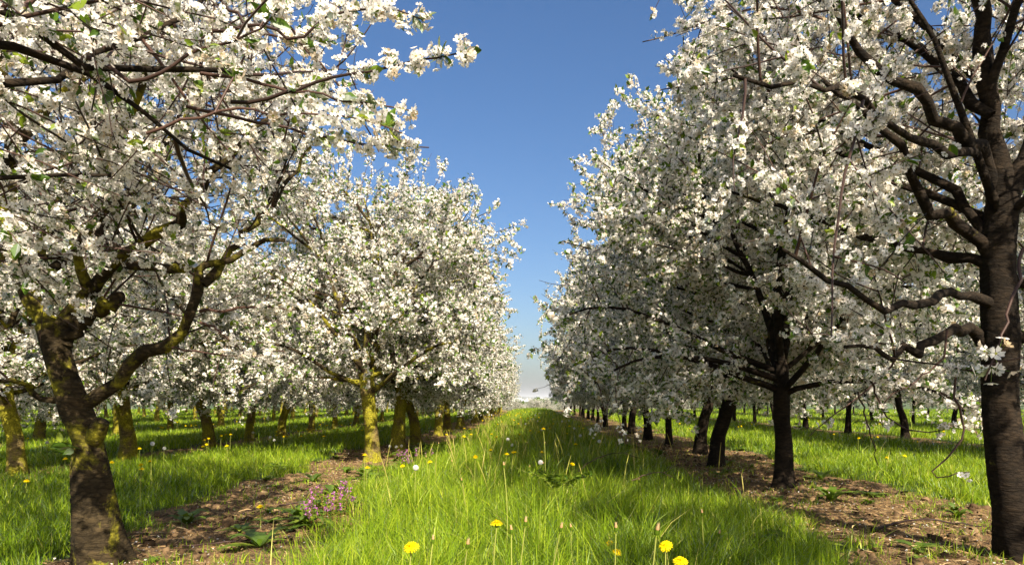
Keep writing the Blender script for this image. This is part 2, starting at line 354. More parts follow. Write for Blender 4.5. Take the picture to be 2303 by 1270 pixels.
    tubes(A['twigs'], fine, np.linspace(0.0032, 0.0016, 5)[None].repeat(len(fine), 0), 3, rng)
    def keep(P): return (P[:, 2] > 0.42+0.25*rng.random(len(P)))
    bloom(rng, A, [(lead, 0.6, 0.7), (low, 0.5, 0.8), (side, 0.35, 0.9), (mid, 0.1, 1.0), (fine, 0.0, 1.0)], dens, False, keep, fr=0.0170, lf=0.06, lfp=0.75, npf=4)
    return {'trunk': tA.mesh('trunk', [barkm]), 'branches': A['limbs'].mesh('branches', [M['bark_l'] if barkm == M['bark_m'] else barkm]), 'twigs': A['twigs'].mesh('twigs', [M['twig']]),
            'blossom': A['blossom'].mesh('blossom', [M['petal']], False), 'foliage': A['foliage'].mesh('foliage', [M['leaf']])}
def place_tree(parts, x, y, z, rz, sc, label, group, name='cherry_tree'):
    r = empty(name, (x, y, z), rz, sc); tag(r, label, 'tree', group)
    for k, me in parts.items(): obj(k, me, r)
    return r
def shoots(root, specs, seed):
    from mathutils import Matrix
    rng = np.random.default_rng(seed)
    Mi = Matrix.LocRotScale(root.location, root.rotation_euler, root.scale).inverted()
    for pts in specs:
        A = {'blossom': Acc(), 'foliage': Acc()}; T = Acc(); P = resample(pts, 10)[None]
        tubes(T, P, np.linspace(0.008, 0.0025, 11)[None], 4, rng)
        c, _ = spawn(rng, P, 7.0, 0.1, 0.5, lambda t, r: 0.10+0.22*r*(1.2-t), 4, 0.1, [0.03]); tubes(T, c, np.full((len(c), 5), 0.002), 3, rng)
        bloom(rng, A, [(P, 0.12, 1.5), (c, 0, 1.2)], 34, False, None, fr=0.0165, lf=0.05, lfp=0.6)
        o = obj('shoot', T.mesh('shoot', [M['twig']]), root); o.matrix_parent_inverse = Mi
        obj('blossom', A['blossom'].mesh('blossom', [M['petal']], False), o); obj('foliage', A['foliage'].mesh('foliage', [M['leaf']]), o)

# ------------------------------------------------------------------ the two big trees in front (explicit limbs, then grown twigs)
def hero_tree(seed, base, trunk, trunk_r, limbs, whips, barkm, label, keep, dens, extra_lead=None, env=None, twig_per=7.5, group=None, wd=48, wt=0.5):
    rng = np.random.default_rng(seed); A = {'blossom': Acc(), 'foliage': Acc(), 'twigs': Acc()}
    base = np.array(base, float)
    root = empty('cherry_tree', base); tag(root, label, 'tree', group)
    tA, tP = trunk_mesh('trunk', [np.array(p)-base for p in trunk], trunk_r, barkm, rng, S=40, K=120, rough=0.035)
    tr = obj('trunk', tA.mesh('trunk', [barkm]), root)
    wood1 = []
    for pts, r_a, r_b in limbs:
        P = resample([np.array(p)-base for p in pts], 14); P[1:-1] += rng.normal(size=(13, 3))*0.014
        a = Acc(); tubes(a, P[None], (np.linspace(r_a, r_b, 15)*(1+rng.normal(size=15)*0.11))[None], 12, rng, cap=True)
        obj('limb', a.mesh('limb', [barkm]), root); wood1.append(P)
    for pts, r_a, r_b in whips:
        P = resample([np.array(p)-base for p in pts], 14); P[1:-1] += rng.normal(size=(13, 3))*0.004
        tubes(A['twigs'], P[None], np.linspace(r_a, r_b, 15)[None], 6, rng)
    W = np.array([resample([np.array(p)-base for p in pts], 14) for pts, _, _ in whips]) if whips else np.zeros((0, 15, 3))
    limbP = np.array(wood1)
    if extra_lead is not None:
        P0, D, L = extra_lead; ex = grow(rng, np.array(P0)-base, np.array(D, float), np.array(L, float), 14, 0.07, [0.05, 0.0, -0.05])
        a = Acc()
        for q in range(len(ex)):
            a = Acc(); tubes(a, ex[q:q+1], np.linspace(0.026, 0.006, 15)[None], 8, rng, cap=True); obj('limb', a.mesh('limb', [barkm]), root)
        limbP = np.concatenate([limbP, ex])
    mid1, _ = spawn(rng, limbP, twig_per, 0.22, 0.6, lambda t, r: 0.55+0.95*r, 10, 0.05, [0.05, 0.0, -0.05], up=0.05)
    dn, _ = spawn(rng, limbP, 2.2, 0.3, 0.6, lambda t, r: 0.35+0.6*r, 10, 0.06, [0.0, -0.08], up=-0.5); mid1 = np.concatenate([mid1, dn])
    k = keep(mid1[:, -1]+base) & keep(mid1[:, 5]+base); mid1 = mid1[k]
    tubes(A['twigs'], mid1, np.linspace(0.0085, 0.0026, 11)[None].repeat(len(mid1), 0)*rng.uniform(0.45, 1.0, (len(mid1), 1)), 5, rng)
    par = np.concatenate([mid1, resample_all(W, 10)]) if len(W) else mid1
    mid2, _ = spawn(rng, par, 4.4, 0.15, 0.55, lambda t, r: 0.22+0.55*r, 6, 0.07, [0.04, -0.05], up=0.03)
    k = keep(mid2[:, -1]+base) & keep(mid2[:, 3]+base); mid2 = mid2[k]
    tubes(A['twigs'], mid2, np.linspace(0.0038, 0.0019, 7)[None].repeat(len(mid2), 0), 4, rng)
    fine, _ = spawn(rng, mid2, 3.5, 0.2, 0.6, lambda t, r: 0.08+0.2*r, 4, 0.1, [0.03, -0.03], up=0.03)
    k = keep(fine[:, -1]+base); fine = fine[k]
    tubes(A['twigs'], fine, np.linspace(0.0026, 0.0015, 5)[None].repeat(len(fine), 0), 3, rng)
    wood = [(mid1, 0.15, 0.9), (mid2, 0.05, 1.0), (fine, 0.0, 1.0)]
    bloom(rng, A, wood, dens, True, lambda P: keep(P+base), fr=0.0148, lf=0.046, lfp=0.6, npf=5)
    if len(W): bloom(rng, A, [(W, wt, 1.5)], wd, True, None, fr=0.0148, lf=0.05, lfp=0.3, npf=4)
    obj('twigs', A['twigs'].mesh('twigs', [M['twig']]), root)
    obj('blossom', A['blossom'].mesh('blossom', [M['petal'], M['calyx']], False), root)
    obj('foliage', A['foliage'].mesh('foliage', [M['leaf']]), root)
    return root, tP
def resample_all(W, K): return np.array([resample(w, K) for w in W])
def px(lst, Y):                                        # (px,py) or (px,py,depth) -> points
    return [at(p[0], p[1], p[2] if len(p) > 2 else Y) for p in lst]

# left tree, 3.5 m off
def keepL(P):
    x, y, z = P[:, 0], P[:, 1], P[:, 2]
    lim = np.interp(z, [0.5, 1.2, 1.9, 2.6, 3.4], [-1.65, -1.15, -0.95, -0.62, -0.72])
    near = (y > 1.25)
    trunkclear = ~((np.hypot(x+2.25, y-2.6) < 0.5) & (z < 1.15))
    return (x < lim*np.clip(y/2.6, 0.55, 1.4)) & near & (z > 0.62) & trunkclear
Y1 = 3.5
LT = px([(234, 1320), (221, 1210), (209, 1100), (199, 1010), (186, 960), (172, 925), (156, 880), (136, 820), (124, 770), (116, 730)], Y1)
limbsL = [
 (px([(132, 770), (100, 715), (60, 640), (28, 540, 3.45), (12, 430, 3.4), (30, 330, 3.3), (20, 180, 3.2)], Y1), 0.052, 0.020),
 (px([(135, 765), (165, 715), (205, 650), (262, 590, 3.4), (330, 545, 3.3), (400, 492, 3.2), (445, 440, 3.1), (520, 345, 3.0), (600, 270, 2.9)], Y1), 0.042, 0.008),
 (px([(185, 915), (235, 872), (300, 825), (365, 775), (425, 730), (445, 690), (458, 640), (430, 603), (490, 595), (560, 560), (640, 540)], Y1), 0.040, 0.010),
 (px([(140, 775), (185, 725), (235, 690), (272, 668)], Y1), 0.040, 0.030),
 (px([(200, 650, 3.45), (170, 560, 3.3), (235, 460, 3.2), (262, 450, 3.1), (225, 335, 3.0), (290, 285, 2.8), (330, 150, 2.6)], Y1), 0.026, 0.010),
 (px([(60, 650), (90, 560, 3.9), (150, 420, 4.3), (200, 250, 4.6), (260, 100, 4.9)], Y1), 0.04, 0.012),
 (px([(425, 600), (330, 600, 3.6), (250, 570, 3.9), (300, 450, 4.2), (420, 300, 4.4)], Y1), 0.03, 0.012),
 (px([(170, 900), (110, 905), (70, 880), (20, 860, 3.3), (-60, 820, 3.1)], Y1), 0.020, 0.008),
 (px([(458, 640), (560, 520, 3.7), (640, 420, 3.9), (700, 330, 4.0)], Y1), 0.022, 0.008)]
whipsL = [
 (px([(450, 700), (520, 697), (580, 690), (660, 695), (700, 700)], Y1), 0.010, 0.003),
 (px([(450, 725), (480, 735), (520, 770), (560, 800)], Y1), 0.008, 0.003),
 (px([(380, 780), (450, 790), (540, 800), (640, 790)], Y1), 0.006, 0.003)]
root, tP = hero_tree(11, at(232, 1275, Y1)*[1, 1, 0], LT, [0.126, 0.114, 0.106, 0.100, 0.090, 0.068, 0.078, 0.066, 0.064, 0.072], limbsL, whipsL, M['bark_l'],
    'big leaning cherry tree with mossy forked trunk and pruning stub, nearest on the left', keepL, 13,
    extra_lead=([at(60, 640, 3.5)]*4+[at(30, 330, 3.3)]*3, [(-0.7, 0.4, 1), (-0.5, -0.5, 0.9), (0.4, 0.8, 1), (-0.9, 0, 0.35), (0.5, 0.2, 0.7), (-0.6, 0.3, 0.8), (0.2, -0.5, 0.9)], [1.8, 1.5, 2.0, 1.7, 1.4, 1.5, 1.3]))
def knob(root, c, r, name='pruning_stub'):
    rng = np.random.default_rng(5); base = np.array(root.location); A = Acc()
    P = resample([c-base+np.array([-0.05, 0.02, -0.10]), c-base+np.array([-0.005, -0.005, -0.02]), c-base+np.array([0.03, -0.02, 0.035])], 8)
    rr = np.array([0.5, 0.8, 1.0, 1.08, 1.05, 1.12, 1.06, 1.0, 0.86])*r*(1+rng.normal(size=9)*0.03)
    tubes(A, P[None], rr[None], 14, rng, cap=True); return obj(name, A.mesh(name, [M['bark_l']]), root)
knob(root, at(222, 962, 3.46), 0.040)
# young leaves sprouting from the trunk
A = Acc(); rg = np.random.default_rng(3); c = at(150, 1005, 3.38)-np.array(root.location)
leaves(A, np.repeat(c[None], 14, 0)+rg.normal(size=(14, 3))*0.02, np.array([-0.7, -0.5, 0.1])+rg.normal(size=(14, 3))*0.7, rg.uniform(0.05, 0.085, 14), rg, True)
obj('water_sprout', A.mesh('water_sprout', [M['leaf']]), root)

# the tree beside the camera on the left: only its overhanging branches are in view
def keepL0(P):
    x, y, z = P[:, 0], P[:, 1], P[:, 2]
    pxx = HX+F*x/np.maximum(y, 0.1); pyy = HY-F*(z-CH)/np.maximum(y, 0.1)
    lim = np.interp(z, [1.0, 1.35, 1.7, 2.1], [-2.2, -1.15, -0.55, -0.45])
    return (x < lim*np.clip(y/2.0, 0.6, 1.2)) & (z > 1.2) & ((y > 1.15) | (x < -1.2))
T0 = [(-2.5, 0.75, -0.1), (-2.5, 0.8, 0.6), (-2.45, 0.85, 1.2), (-2.45, 0.9, 1.8)]
Y0 = 1.9
limbs0 = [
 ([(-2.45, 0.9, 1.7), (-2.1, 1.2, 1.85)]+px([(-60, 20, 1.75), (110, 108, 1.85), (220, 170, 1.95), (330, 165, 2.0), (450, 165, 2.0), (560, 160, 2.05)], Y0), 0.026, 0.006),
 ([(-2.45, 0.85, 1.5), (-2.1, 1.2, 1.7)]+px([(-60, 85, 1.8), (90, 115, 1.9), (200, 175, 2.0), (300, 240, 2.05), (420, 330, 2.1), (520, 380, 2.2)], Y0), 0.022, 0.005),
 ([(-2.45, 0.9, 1.6), (-2.3, 1.3, 1.6)]+px([(-50, 200, 2.0), (90, 170, 2.1), (200, 130, 2.2), (340, 60, 2.3), (480, -20, 2.4)], Y0), 0.022, 0.007),
 ([(-2.45, 0.85, 1.9), (-2.2, 1.2, 2.1)]+px([(60, -60, 2.2), (260, -40, 2.3), (450, -30, 2.4), (600, -60, 2.5)], Y0), 0.024, 0.007),
 ([(-2.45, 0.85, 1.3), (-2.4, 1.4, 1.35)]+px([(-60, 400, 2.1), (100, 392, 2.2), (250, 395, 2.3)], Y0), 0.014, 0.006)]
whips0 = [
 (px([(480, 70), (600, 60), (660, 90), (740, 35), (800, 25), (870, 20), (950, 45)], 2.05), 0.006, 0.002),
 (px([(520, 230), (640, 215), (700, 185), (800, 165), (880, 147), (960, 135), (1062, 108)], 2.0), 0.006, 0.002),
 (px([(450, 165), (560, 180), (640, 205), (720, 215), (820, 230), (935, 252)], 2.0), 0.006, 0.002),
 (px([(420, 240), (560, 270), (660, 295), (740, 310), (820, 325), (900, 330), (965, 332)], 2.1), 0.006, 0.002),
 (px([(330, 300), (500, 250), (640, 255), (760, 262), (850, 275), (905, 300)], 1.9), 0.005, 0.002),
 (px([(480, -20), (560, 60), (650, 90), (720, 70), (765, 25)], 2.2), 0.006, 0.002),
 (px([(200, 130), (300, 180), (360, 170), (430, 120), (560, 80), (640, 10)], 1.9), 0.007, 0.002)]
hero_tree(12, (-2.5, 0.75, 0), T0, [0.12, 0.10, 0.09, 0.07], limbs0, whips0, M['bark_r'],
    'cherry tree left of view whose long flowering branches overhang the top left', keepL0, 16, twig_per=6.0,
    extra_lead=([(-2.45, 0.9, 1.8)]*3, [(-0.6, -0.5, 1), (0.3, -0.4, 1), (-0.3, 0.6, 1.2)], [1.6, 1.5, 1.8]))

# right tree, 3.7 m off
def keepR(P):
    x, y, z = P[:, 0], P[:, 1], P[:, 2]
    lim = np.interp(z, [0.5, 1.0, 1.6, 2.2, 3.0, 4.0], [1.75, 1.3, 0.85, 0.75, 0.62, 1.0])
    return (x > lim*np.clip(y/3.7, 0.5, 1.25)) & (y > 1.45) & (z > 0.78) & ~((np.abs(x/np.maximum(y, .1)-0.69) < 0.05) & (y < 3.6) & (z < 2.2) & (z > 0.3)) & ~((x/np.maximum(y, .1) > 0.55) & (x/np.maximum(y, .1) < 0.745) & (y < 3.45) & (z > 0.9) & (z < 3.0) & (np.sin(x*37+z*53+y*11) > -0.55))
YR = 3.7
RT = px([(2314, 1340), (2296, 1230), (2276, 1120), (2260, 1010), (2250, 900), (2250, 790), (2246, 680), (2246, 560), (2256, 440)], YR)
limbsR = [
 (px([(2252, 470), (2245, 360), (2232, 270, 3.65), (2220, 160, 3.6), (2205, 60, 3.55), (2195, -100, 3.5), (2220, -400, 3.5)], YR), 0.062, 0.016),
 (px([(2246, 470), (2222, 400), (2205, 350, 3.6), (2160, 312, 3.5), (2100, 255, 3.4), (2050, 205, 3.3), (1990, 170, 3.2), (1900, 60, 3.1), (1850, -60, 3.0)], YR), 0.044, 0.011),
 (px([(2236, 590), (2205, 545), (2150, 492, 3.6), (2085, 468, 3.5), (2060, 400, 3.4), (2035, 345, 3.3), (1960, 260, 3.2), (1850, 180, 3.0)], YR), 0.037, 0.008),
 (px([(2225, 800), (2205, 758), (2170, 735, 3.6), (2130, 742, 3.5), (2080, 780, 3.4), (2000, 800, 3.2), (1900, 780, 3.0)], YR), 0.034, 0.007),
 (px([(2260, 460), (2290, 390), (2340, 300), (2420, 150), (2480, -50)], YR), 0.055, 0.02),
 (px([(2250, 690), (2190, 672, 3.6), (2120, 668, 3.3), (2020, 690, 3.0), (1900, 640, 2.8), (1760, 560, 2.6)], YR), 0.028, 0.008),
 (px([(2255, 640), (2300, 635), (2400, 600, 3.6)], YR), 0.028, 0.012),
 (px([(2225, 740), (2300, 760), (2400, 720, 3.6)], YR), 0.04, 0.02),
 (px([(2236, 560), (2120, 420, 3.9), (1960, 330, 4.1), (1800, 250, 4.3), (1640, 200, 4.5)], YR), 0.028, 0.008),
 (px([(2230, 260, 3.6), (2080, 120, 3.9), (1900, 30, 4.1), (1700, -60, 4.3), (1600, -100, 4.4)], YR), 0.03, 0.010),
 (px([(2236, 600), (2060, 560, 3.9), (1900, 520, 4.1), (1760, 470, 4.3), (1640, 430, 4.4)], YR), 0.03, 0.008),
 (px([(2205, 350, 3.6), (2050, 300, 3.0), (1900, 200, 2.6), (1760, 190, 2.4), (1650, 170, 2.3)], YR), 0.022, 0.007)]
whipsR = [
 (px([(2300, 560, 1.6), (2285, 640, 1.58), (2262, 720, 1.55), (2240, 800, 1.52), (2215, 855, 1.5)], 1.6), 0.0045, 0.002),
 (px([(2130, 742), (2110, 820), (1990, 900), (1985, 960)], 3.2), 0.006, 0.002),
 (px([(1950, 830), (1975, 900), (2010, 950), (2070, 970), (2140, 960)], 3.2), 0.006, 0.002),
 (px([(2150, 840), (2150, 900), (2170, 960), (2140, 1020), (2090, 1070), (2180, 1060)], 3.0), 0.006, 0.002),
 (px([(1930, 880), (1950, 940), (1962, 1000), (1975, 1045)], 3.2), 0.005, 0.002),
 (px([(2030, 790), (1960, 870), (1880, 930), (1820, 980)], 3.4), 0.006, 0.002),
 (px([(1900, 60, 3.8), (1760, 20, 3.8), (1640, 30, 3.8), (1560, 60, 3.8), (1445, 95, 3.8)], 3.8), 0.009, 0.003),
 (px([(1800, 250, 4.3), (1680, 180, 4.3), (1580, 190, 4.3), (1470, 205, 4.3)], 4.0), 0.009, 0.003)]
hero_tree(23, at(2285, 1253, YR)*[1, 1, 0], RT, [0.138, 0.122, 0.104, 0.094, 0.085, 0.088, 0.084, 0.080, 0.078], limbsR, whipsR, M['bark_r'],
    'tall dark-barked cherry tree at the right edge, nearest on the right, with banded trunk', keepR, 26, twig_per=6.0, wd=16, wt=0.8,
    extra_lead=([at(2225, 200, 3.6)]*3+[at(2250, 500, 3.7)]*5, [(-0.6, 0.5, 1), (0.5, 0.5, 1), (0.1, -0.6, 1), (0.9, 0.2, 0.5), (0.5, -0.8, 0.6), (0.3, 0.9, 0.6), (-0.7, -0.6, 0.8), (-0.5, 0.7, 0.6)],
                [1.7, 1.6, 1.3, 1.9, 1.4, 1.9, 1.6, 2.0]))

# unseen tree added beside the camera, crown trimmed to shade the lane's right edge
def keepR0(P):
    x, y, z = P[:, 0], P[:, 1], P[:, 2]
    return (x > 0.71*np.maximum(y, 0.3)+0.1) & (x > 1.45+0.2*np.sin(y*3+z*2)) & (z > 1.2) & (z < 3.1)
hero_tree(31, (2.75, 0.1, 0), [(2.75, 0.1, -0.1), (2.74, 0.1, 0.6), (2.76, 0.12, 1.2), (2.75, 0.1, 1.8)], [0.12, 0.10, 0.09, 0.07],
    [([(2.75, 0.1, 1.6), (2.3, 0.5, 2.1), (1.9, 0.9, 2.5), (1.5, 1.2, 2.8)], 0.03, 0.008), ([(2.75, 0.1, 1.4), (2.2, 0.3, 1.8), (1.5, 0.5, 2.0), (1.0, 0.6, 2.1)], 0.03, 0.008),
     ([(2.75, 0.1, 1.5), (2.7, 0.7, 2.0), (2.5, 1.3, 2.4), (2.2, 1.9, 2.7)], 0.03, 0.008), ([(2.75, 0.1, 1.7), (2.2, -0.2, 2.6), (1.7, -0.3, 3.2), (1.4, -0.2, 3.7)], 0.03, 0.008)],
    [], M['bark_r'], 'unseen cherry tree beyond the right edge, added to shade the lane', keepR0, 20, twig_per=7.0,
    extra_lead=([(2.75, 0.1, 1.7)]*5, [(-0.4, 0.3, 1), (0.3, -0.4, 1), (-0.5, -0.5, 1.2), (0, 0.6, 1), (-0.2, 0, 1.4)], [2.0, 1.8, 2.0, 2.1, 2.4]))

# ------------------------------------------------------------------ the rows of cherry trees
SHOOTS = {(-2.25, 9.6): [[(960, 580), (1040, 545), (1085, 530), (1130, 518), (1178, 497)], [(980, 530), (1050, 545), (1100, 570), (1150, 590)], [(930, 500), (965, 440), (990, 395), (1003, 360)], [(960, 540), (1010, 500), (1040, 470), (1034, 438)]],
  (2.37, 8.8): [[(1450, 560), (1380, 510), (1330, 480), (1290, 464), (1240, 458)], [(1440, 640), (1360, 645), (1300, 640), (1250, 640), (1212, 630)], [(1420, 710), (1350, 690), (1290, 700), (1240, 693)]],
  (2.4, 6.5): [[(1480, 440), (1420, 410), (1380, 390), (1350, 366)], [(1540, 370), (1490, 320), (1460, 295), (1436, 278)], [(1520, 560), (1420, 540), (1350, 560), (1290, 590)]]}
VL = [std_tree(100+i, 4.15, M['bark_m'], wide=0.93) for i in range(3)]
VR = [std_tree(200+i, 4.7, M['bark_r'], wide=1.08, dens=44) for i in range(3)]
def row(positions, variants, labels, group, rest_label, scl=(0.92, 1.06), seed=1, first=()):
    g = random.Random(seed)
    for i, (x, y) in enumerate(positions):
        lab = labels[i] if i < len(labels) else rest_label
        k = (first[i] if i < len(first) else g.uniform(*scl)*float(np.interp(y, [16, 30, 48], [1.0, 0.94, 0.86])))
        rt = place_tree(variants[i % len(variants)], x, y, 0, g.uniform(0, 6.28), k, lab, group)
        rt.scale = (k*float(np.interp(y, [9, 14, 30, 48], [1.0, 0.90, 0.72, 0.62] if variants is VR else [1.0, 1.0, 0.82, 0.72])),)*2+(k,)
        if (x, y) in SHOOTS: shoots(rt, [px(p, y-0.4) for p in SHOOTS[(x, y)]], int(y*10))
def fill(x, y0, y1, step, seed, jx=0.15):
    g = random.Random(seed); out = []; y = y0
    while y < y1: out.append((x+g.uniform(-jx, jx), y)); y += step*g.uniform(0.88, 1.12)
    return out
row([(-2.25, 9.6), (-2.3, 11.7), (-2.25, 13.3), (-2.25, 16.3), (-2.28, 18.3), (-2.25, 20.9)]+fill(-2.25, 23.0, 50, 2.1, 1), VL,
    ['upright cherry tree with bright yellow mossy trunk on bare soil left of the lane',
     'cherry tree with dappled shady trunk, right behind the yellow-trunked one in the left row',
     'third tree behind the bare soil in the left row, pale lower trunk',
     'cherry tree in left row with narrow dark trunk beside a stouter pale one',
     'stout pale-trunked cherry tree in the left row just behind a narrow dark one',
     'sixth standing tree along the left edge of the lane, small pale trunk'],
    'cherry trees in the row left of the lane', 'blossoming cherry tree far along the left row, merging with its neighbours', seed=3, first=(1.15, 1.08, 1.0, 1.1))
row([(2.4, 6.5), (2.37, 8.8), (2.68, 10.9), (2.6, 13.0), (2.5, 14.7), (2.5, 17.3)]+fill(2.5, 19.6, 53, 2.25, 2), VR,
    ['cherry tree with dark leaning trunk on brown soil, second of the right row',
     'cherry tree with short trunk half hidden by hanging blossom, next to a small green weed',
     'cherry tree with wide sunlit trunk showing moss on its right side',
     'cherry tree with slim mossy trunk just behind the wide sunlit one',
     'slim trunk cherry tree further back in right row by fallen brown litter',
     'sixth cherry tree along the right row, trunk mostly in shade'],
    'cherry trees in the row right of the lane', 'blossoming cherry tree far along the right row, merging with its neighbours', seed=5)
row([(-5.85, 7.76), (-5.85, 9.9), (-5.85, 12.4), (-5.85, 14.1), (-5.85, 15.9), (-5.85, 18.1)]+fill(-5.85, 20.5, 52, 2.3, 3), VL,
    ['cherry tree with mossy lit trunk at the far left edge behind the leaning tree',
     'cherry tree with dappled trunk right of the big leaning trunk, second row on the left'],
    'cherry trees in the second row on the left', 'blossoming cherry tree in the second row on the left, standing in tall grass', seed=7)
row([(8.0, 8.6), (8.2, 11.2), (8.1, 14.8), (8.0, 17.3), (8.1, 20.2)]+fill(8.1, 22.6, 54, 2.4, 4), VR,
    [], 'cherry trees in the second row on the right', 'cherry tree in the second row on the right, dark trunk rising from sunny grass', seed=9)
for j, (x, y0, v) in enumerate([(-10.2, 12, VL), (-14.6, 17, VL), (-19.0, 23, VL), (-23.4, 28, VL), (13.6, 17, VR), (19.2, 25, VR)]):
    row(fill(x, y0, 54, 2.5, 30+j, 0.2), v, [], 'cherry trees in the outer rows', 'blossoming cherry tree in the outer rows, seen between nearer crowns', seed=40+j)
print('trees', len([o for o in bpy.data.objects if o.name.startswith('cherry_tree')]))

# ------------------------------------------------------------------ ground
ROWS = [(-2.25, 0.62), (2.55, 0.88), (-5.85, 0.35), (8.1, 0.45), (-10.2, 0.35), (13.6, 0.4), (-14.6, 0.35), (19.2, 0.4)]
def gz(x, y):
    x = np.asarray(x, float); y = np.asarray(y, float)
    return -np.clip(y-60, 0, 120)*0.030 + 0.018*np.sin(x*1.7+y*0.6)*np.sin(y*1.1+1) + 0.010*np.sin(x*4.1)*np.sin(y*3.7)
def wob(x, y): return 0.10*np.sin(x*9+y*4)*np.sin(y*5-x*6)+0.16*np.sin(y*1.3+x)+0.10*np.sin(y*3.1+1.7)+0.07*np.sin(y*7.3+x*3)
def dirt(x, y):
    m = np.zeros_like(x)
    for c, hw in ROWS:
        if c == -2.25: c = np.interp(y, [3, 6.5, 9, 20], [-1.78, -2.25, -2.35, -2.25])
        d = np.abs(x-c)-hw+wob(x, y)*(0.8 if hw > 0.6 else 0.4); m = np.maximum(m, np.clip(0.5-d/0.36, 0, 1))
    return m
def ground():
    ys = np.concatenate([np.arange(-6, 1, 0.5), np.arange(1, 12, 0.045), np.arange(12, 30, 0.2), np.arange(30, 80, 1.0), np.arange(80, 400, 10), np.geomspace(400, 22000, 30)])
    xs0 = np.concatenate([np.arange(0, 6, 0.05), np.arange(6, 20, 0.3), np.arange(20, 70, 2.5), np.geomspace(70, 22000, 26)])
    xs = np.concatenate([-xs0[:0:-1], xs0])
    X, Y = np.meshgrid(xs, ys); rg = np.random.default_rng(1)
    Z = gz(X, Y); near = (Y < 14) & (np.abs(X) < 6); D = dirt(X, Y)
    Z = Z+np.where(near, rg.normal(size=X.shape)*0.006*(0.3+D), 0)-0.0
    V = np.stack([X, Y, Z], -1).reshape(-1, 3); nx = len(xs); ny = len(ys)
    i = np.arange(ny-1)[:, None]*nx+np.arange(nx-1)[None]
    Fq = np.stack([i, i+1, i+nx+1, i+nx], -1).reshape(-1, 4)
    m, nt, out = mat("orchard_ground"); L = nt.links
    at_ = N(nt, "ShaderNodeAttribute", attribute_name="v")
    geo = N(nt, "ShaderNodeNewGeometry")
    n1 = N(nt, "ShaderNodeTexNoise", i_Scale=2.2, i_Detail=10.0, i_Roughness=0.7); L.new(geo.outputs["Position"], n1.inputs[0])
    n2 = N(nt, "ShaderNodeTexNoise", i_Scale=38.0, i_Detail=6.0, i_Roughness=0.75); L.new(geo.outputs["Position"], n2.inputs[0])
    n3 = N(nt, "ShaderNodeTexNoise", i_Scale=9.0, i_Detail=8.0, i_Roughness=0.7, i_Distortion=1.5); L.new(geo.outputs["Position"], n3.inputs[0])
    cd = ramp(nt, n2.outputs["Fac"], [(0.28, (0.035, 0.020, 0.010)), (0.45, (0.15, 0.09, 0.042)), (0.56, (0.32, 0.205, 0.088)), (0.72, (0.52, 0.37, 0.175))])
    ct = ramp(nt, n3.outputs["Fac"], [(0.3, (0.45, 0.42, 0.42)), (0.5, (1.0, 0.95, 0.85)), (0.68, (1.15, 1.05, 0.8))])
    mu = N(nt, "ShaderNodeMix", data_type='RGBA', blend_type='MULTIPLY'); mu.inputs[0].default_value = 1; L.new(cd, mu.inputs[6]); L.new(ct, mu.inputs[7])
    cg = ramp(nt, n3.outputs["Fac"], [(0.3, (0.020, 0.040, 0.006)), (0.55, (0.05, 0.09, 0.010)), (0.75, (0.11, 0.14, 0.02))])
    ad = N(nt, "ShaderNodeMath", operation='ADD'); L.new(at_.outputs["Fac"], ad.inputs[0]); L.new(n1.outputs["Fac"], ad.inputs[1])
    mk = ramp(nt, ad.outputs[0], [(0.75, (0, 0, 0)), (1.0, (1, 1, 1))])
    mx = N(nt, "ShaderNodeMix", data_type='RGBA'); L.new(mk, mx.inputs[0]); L.new(cg, mx.inputs[6]); L.new(mu.outputs[2], mx.inputs[7])
    bs = N(nt, "ShaderNodeBsdfPrincipled"); bs.inputs["Roughness"].default_value = 0.95; L.new(mx.outputs[2], bs.inputs["Base Color"])
    b = N(nt, "ShaderNodeBump", i_Strength=1.0, i_Distance=0.03); L.new(n2.outputs["Fac"], b.inputs["Height"])
    b2 = N(nt, "ShaderNodeBump", i_Strength=1.0, i_Distance=0.05); L.new(n3.outputs["Fac"], b2.inputs["Height"]); L.new(b.outputs[0], b2.inputs["Normal"])
    L.new(b2.outputs[0], bs.inputs["Normal"]); L.new(bs.outputs[0], out.inputs[0])
    tag(obj('ground', mesh_np('ground', V, [Fq], [m], D.ravel())), 'orchard floor of grass lanes and bare brown strips under the trees', kind='structure')
ground()

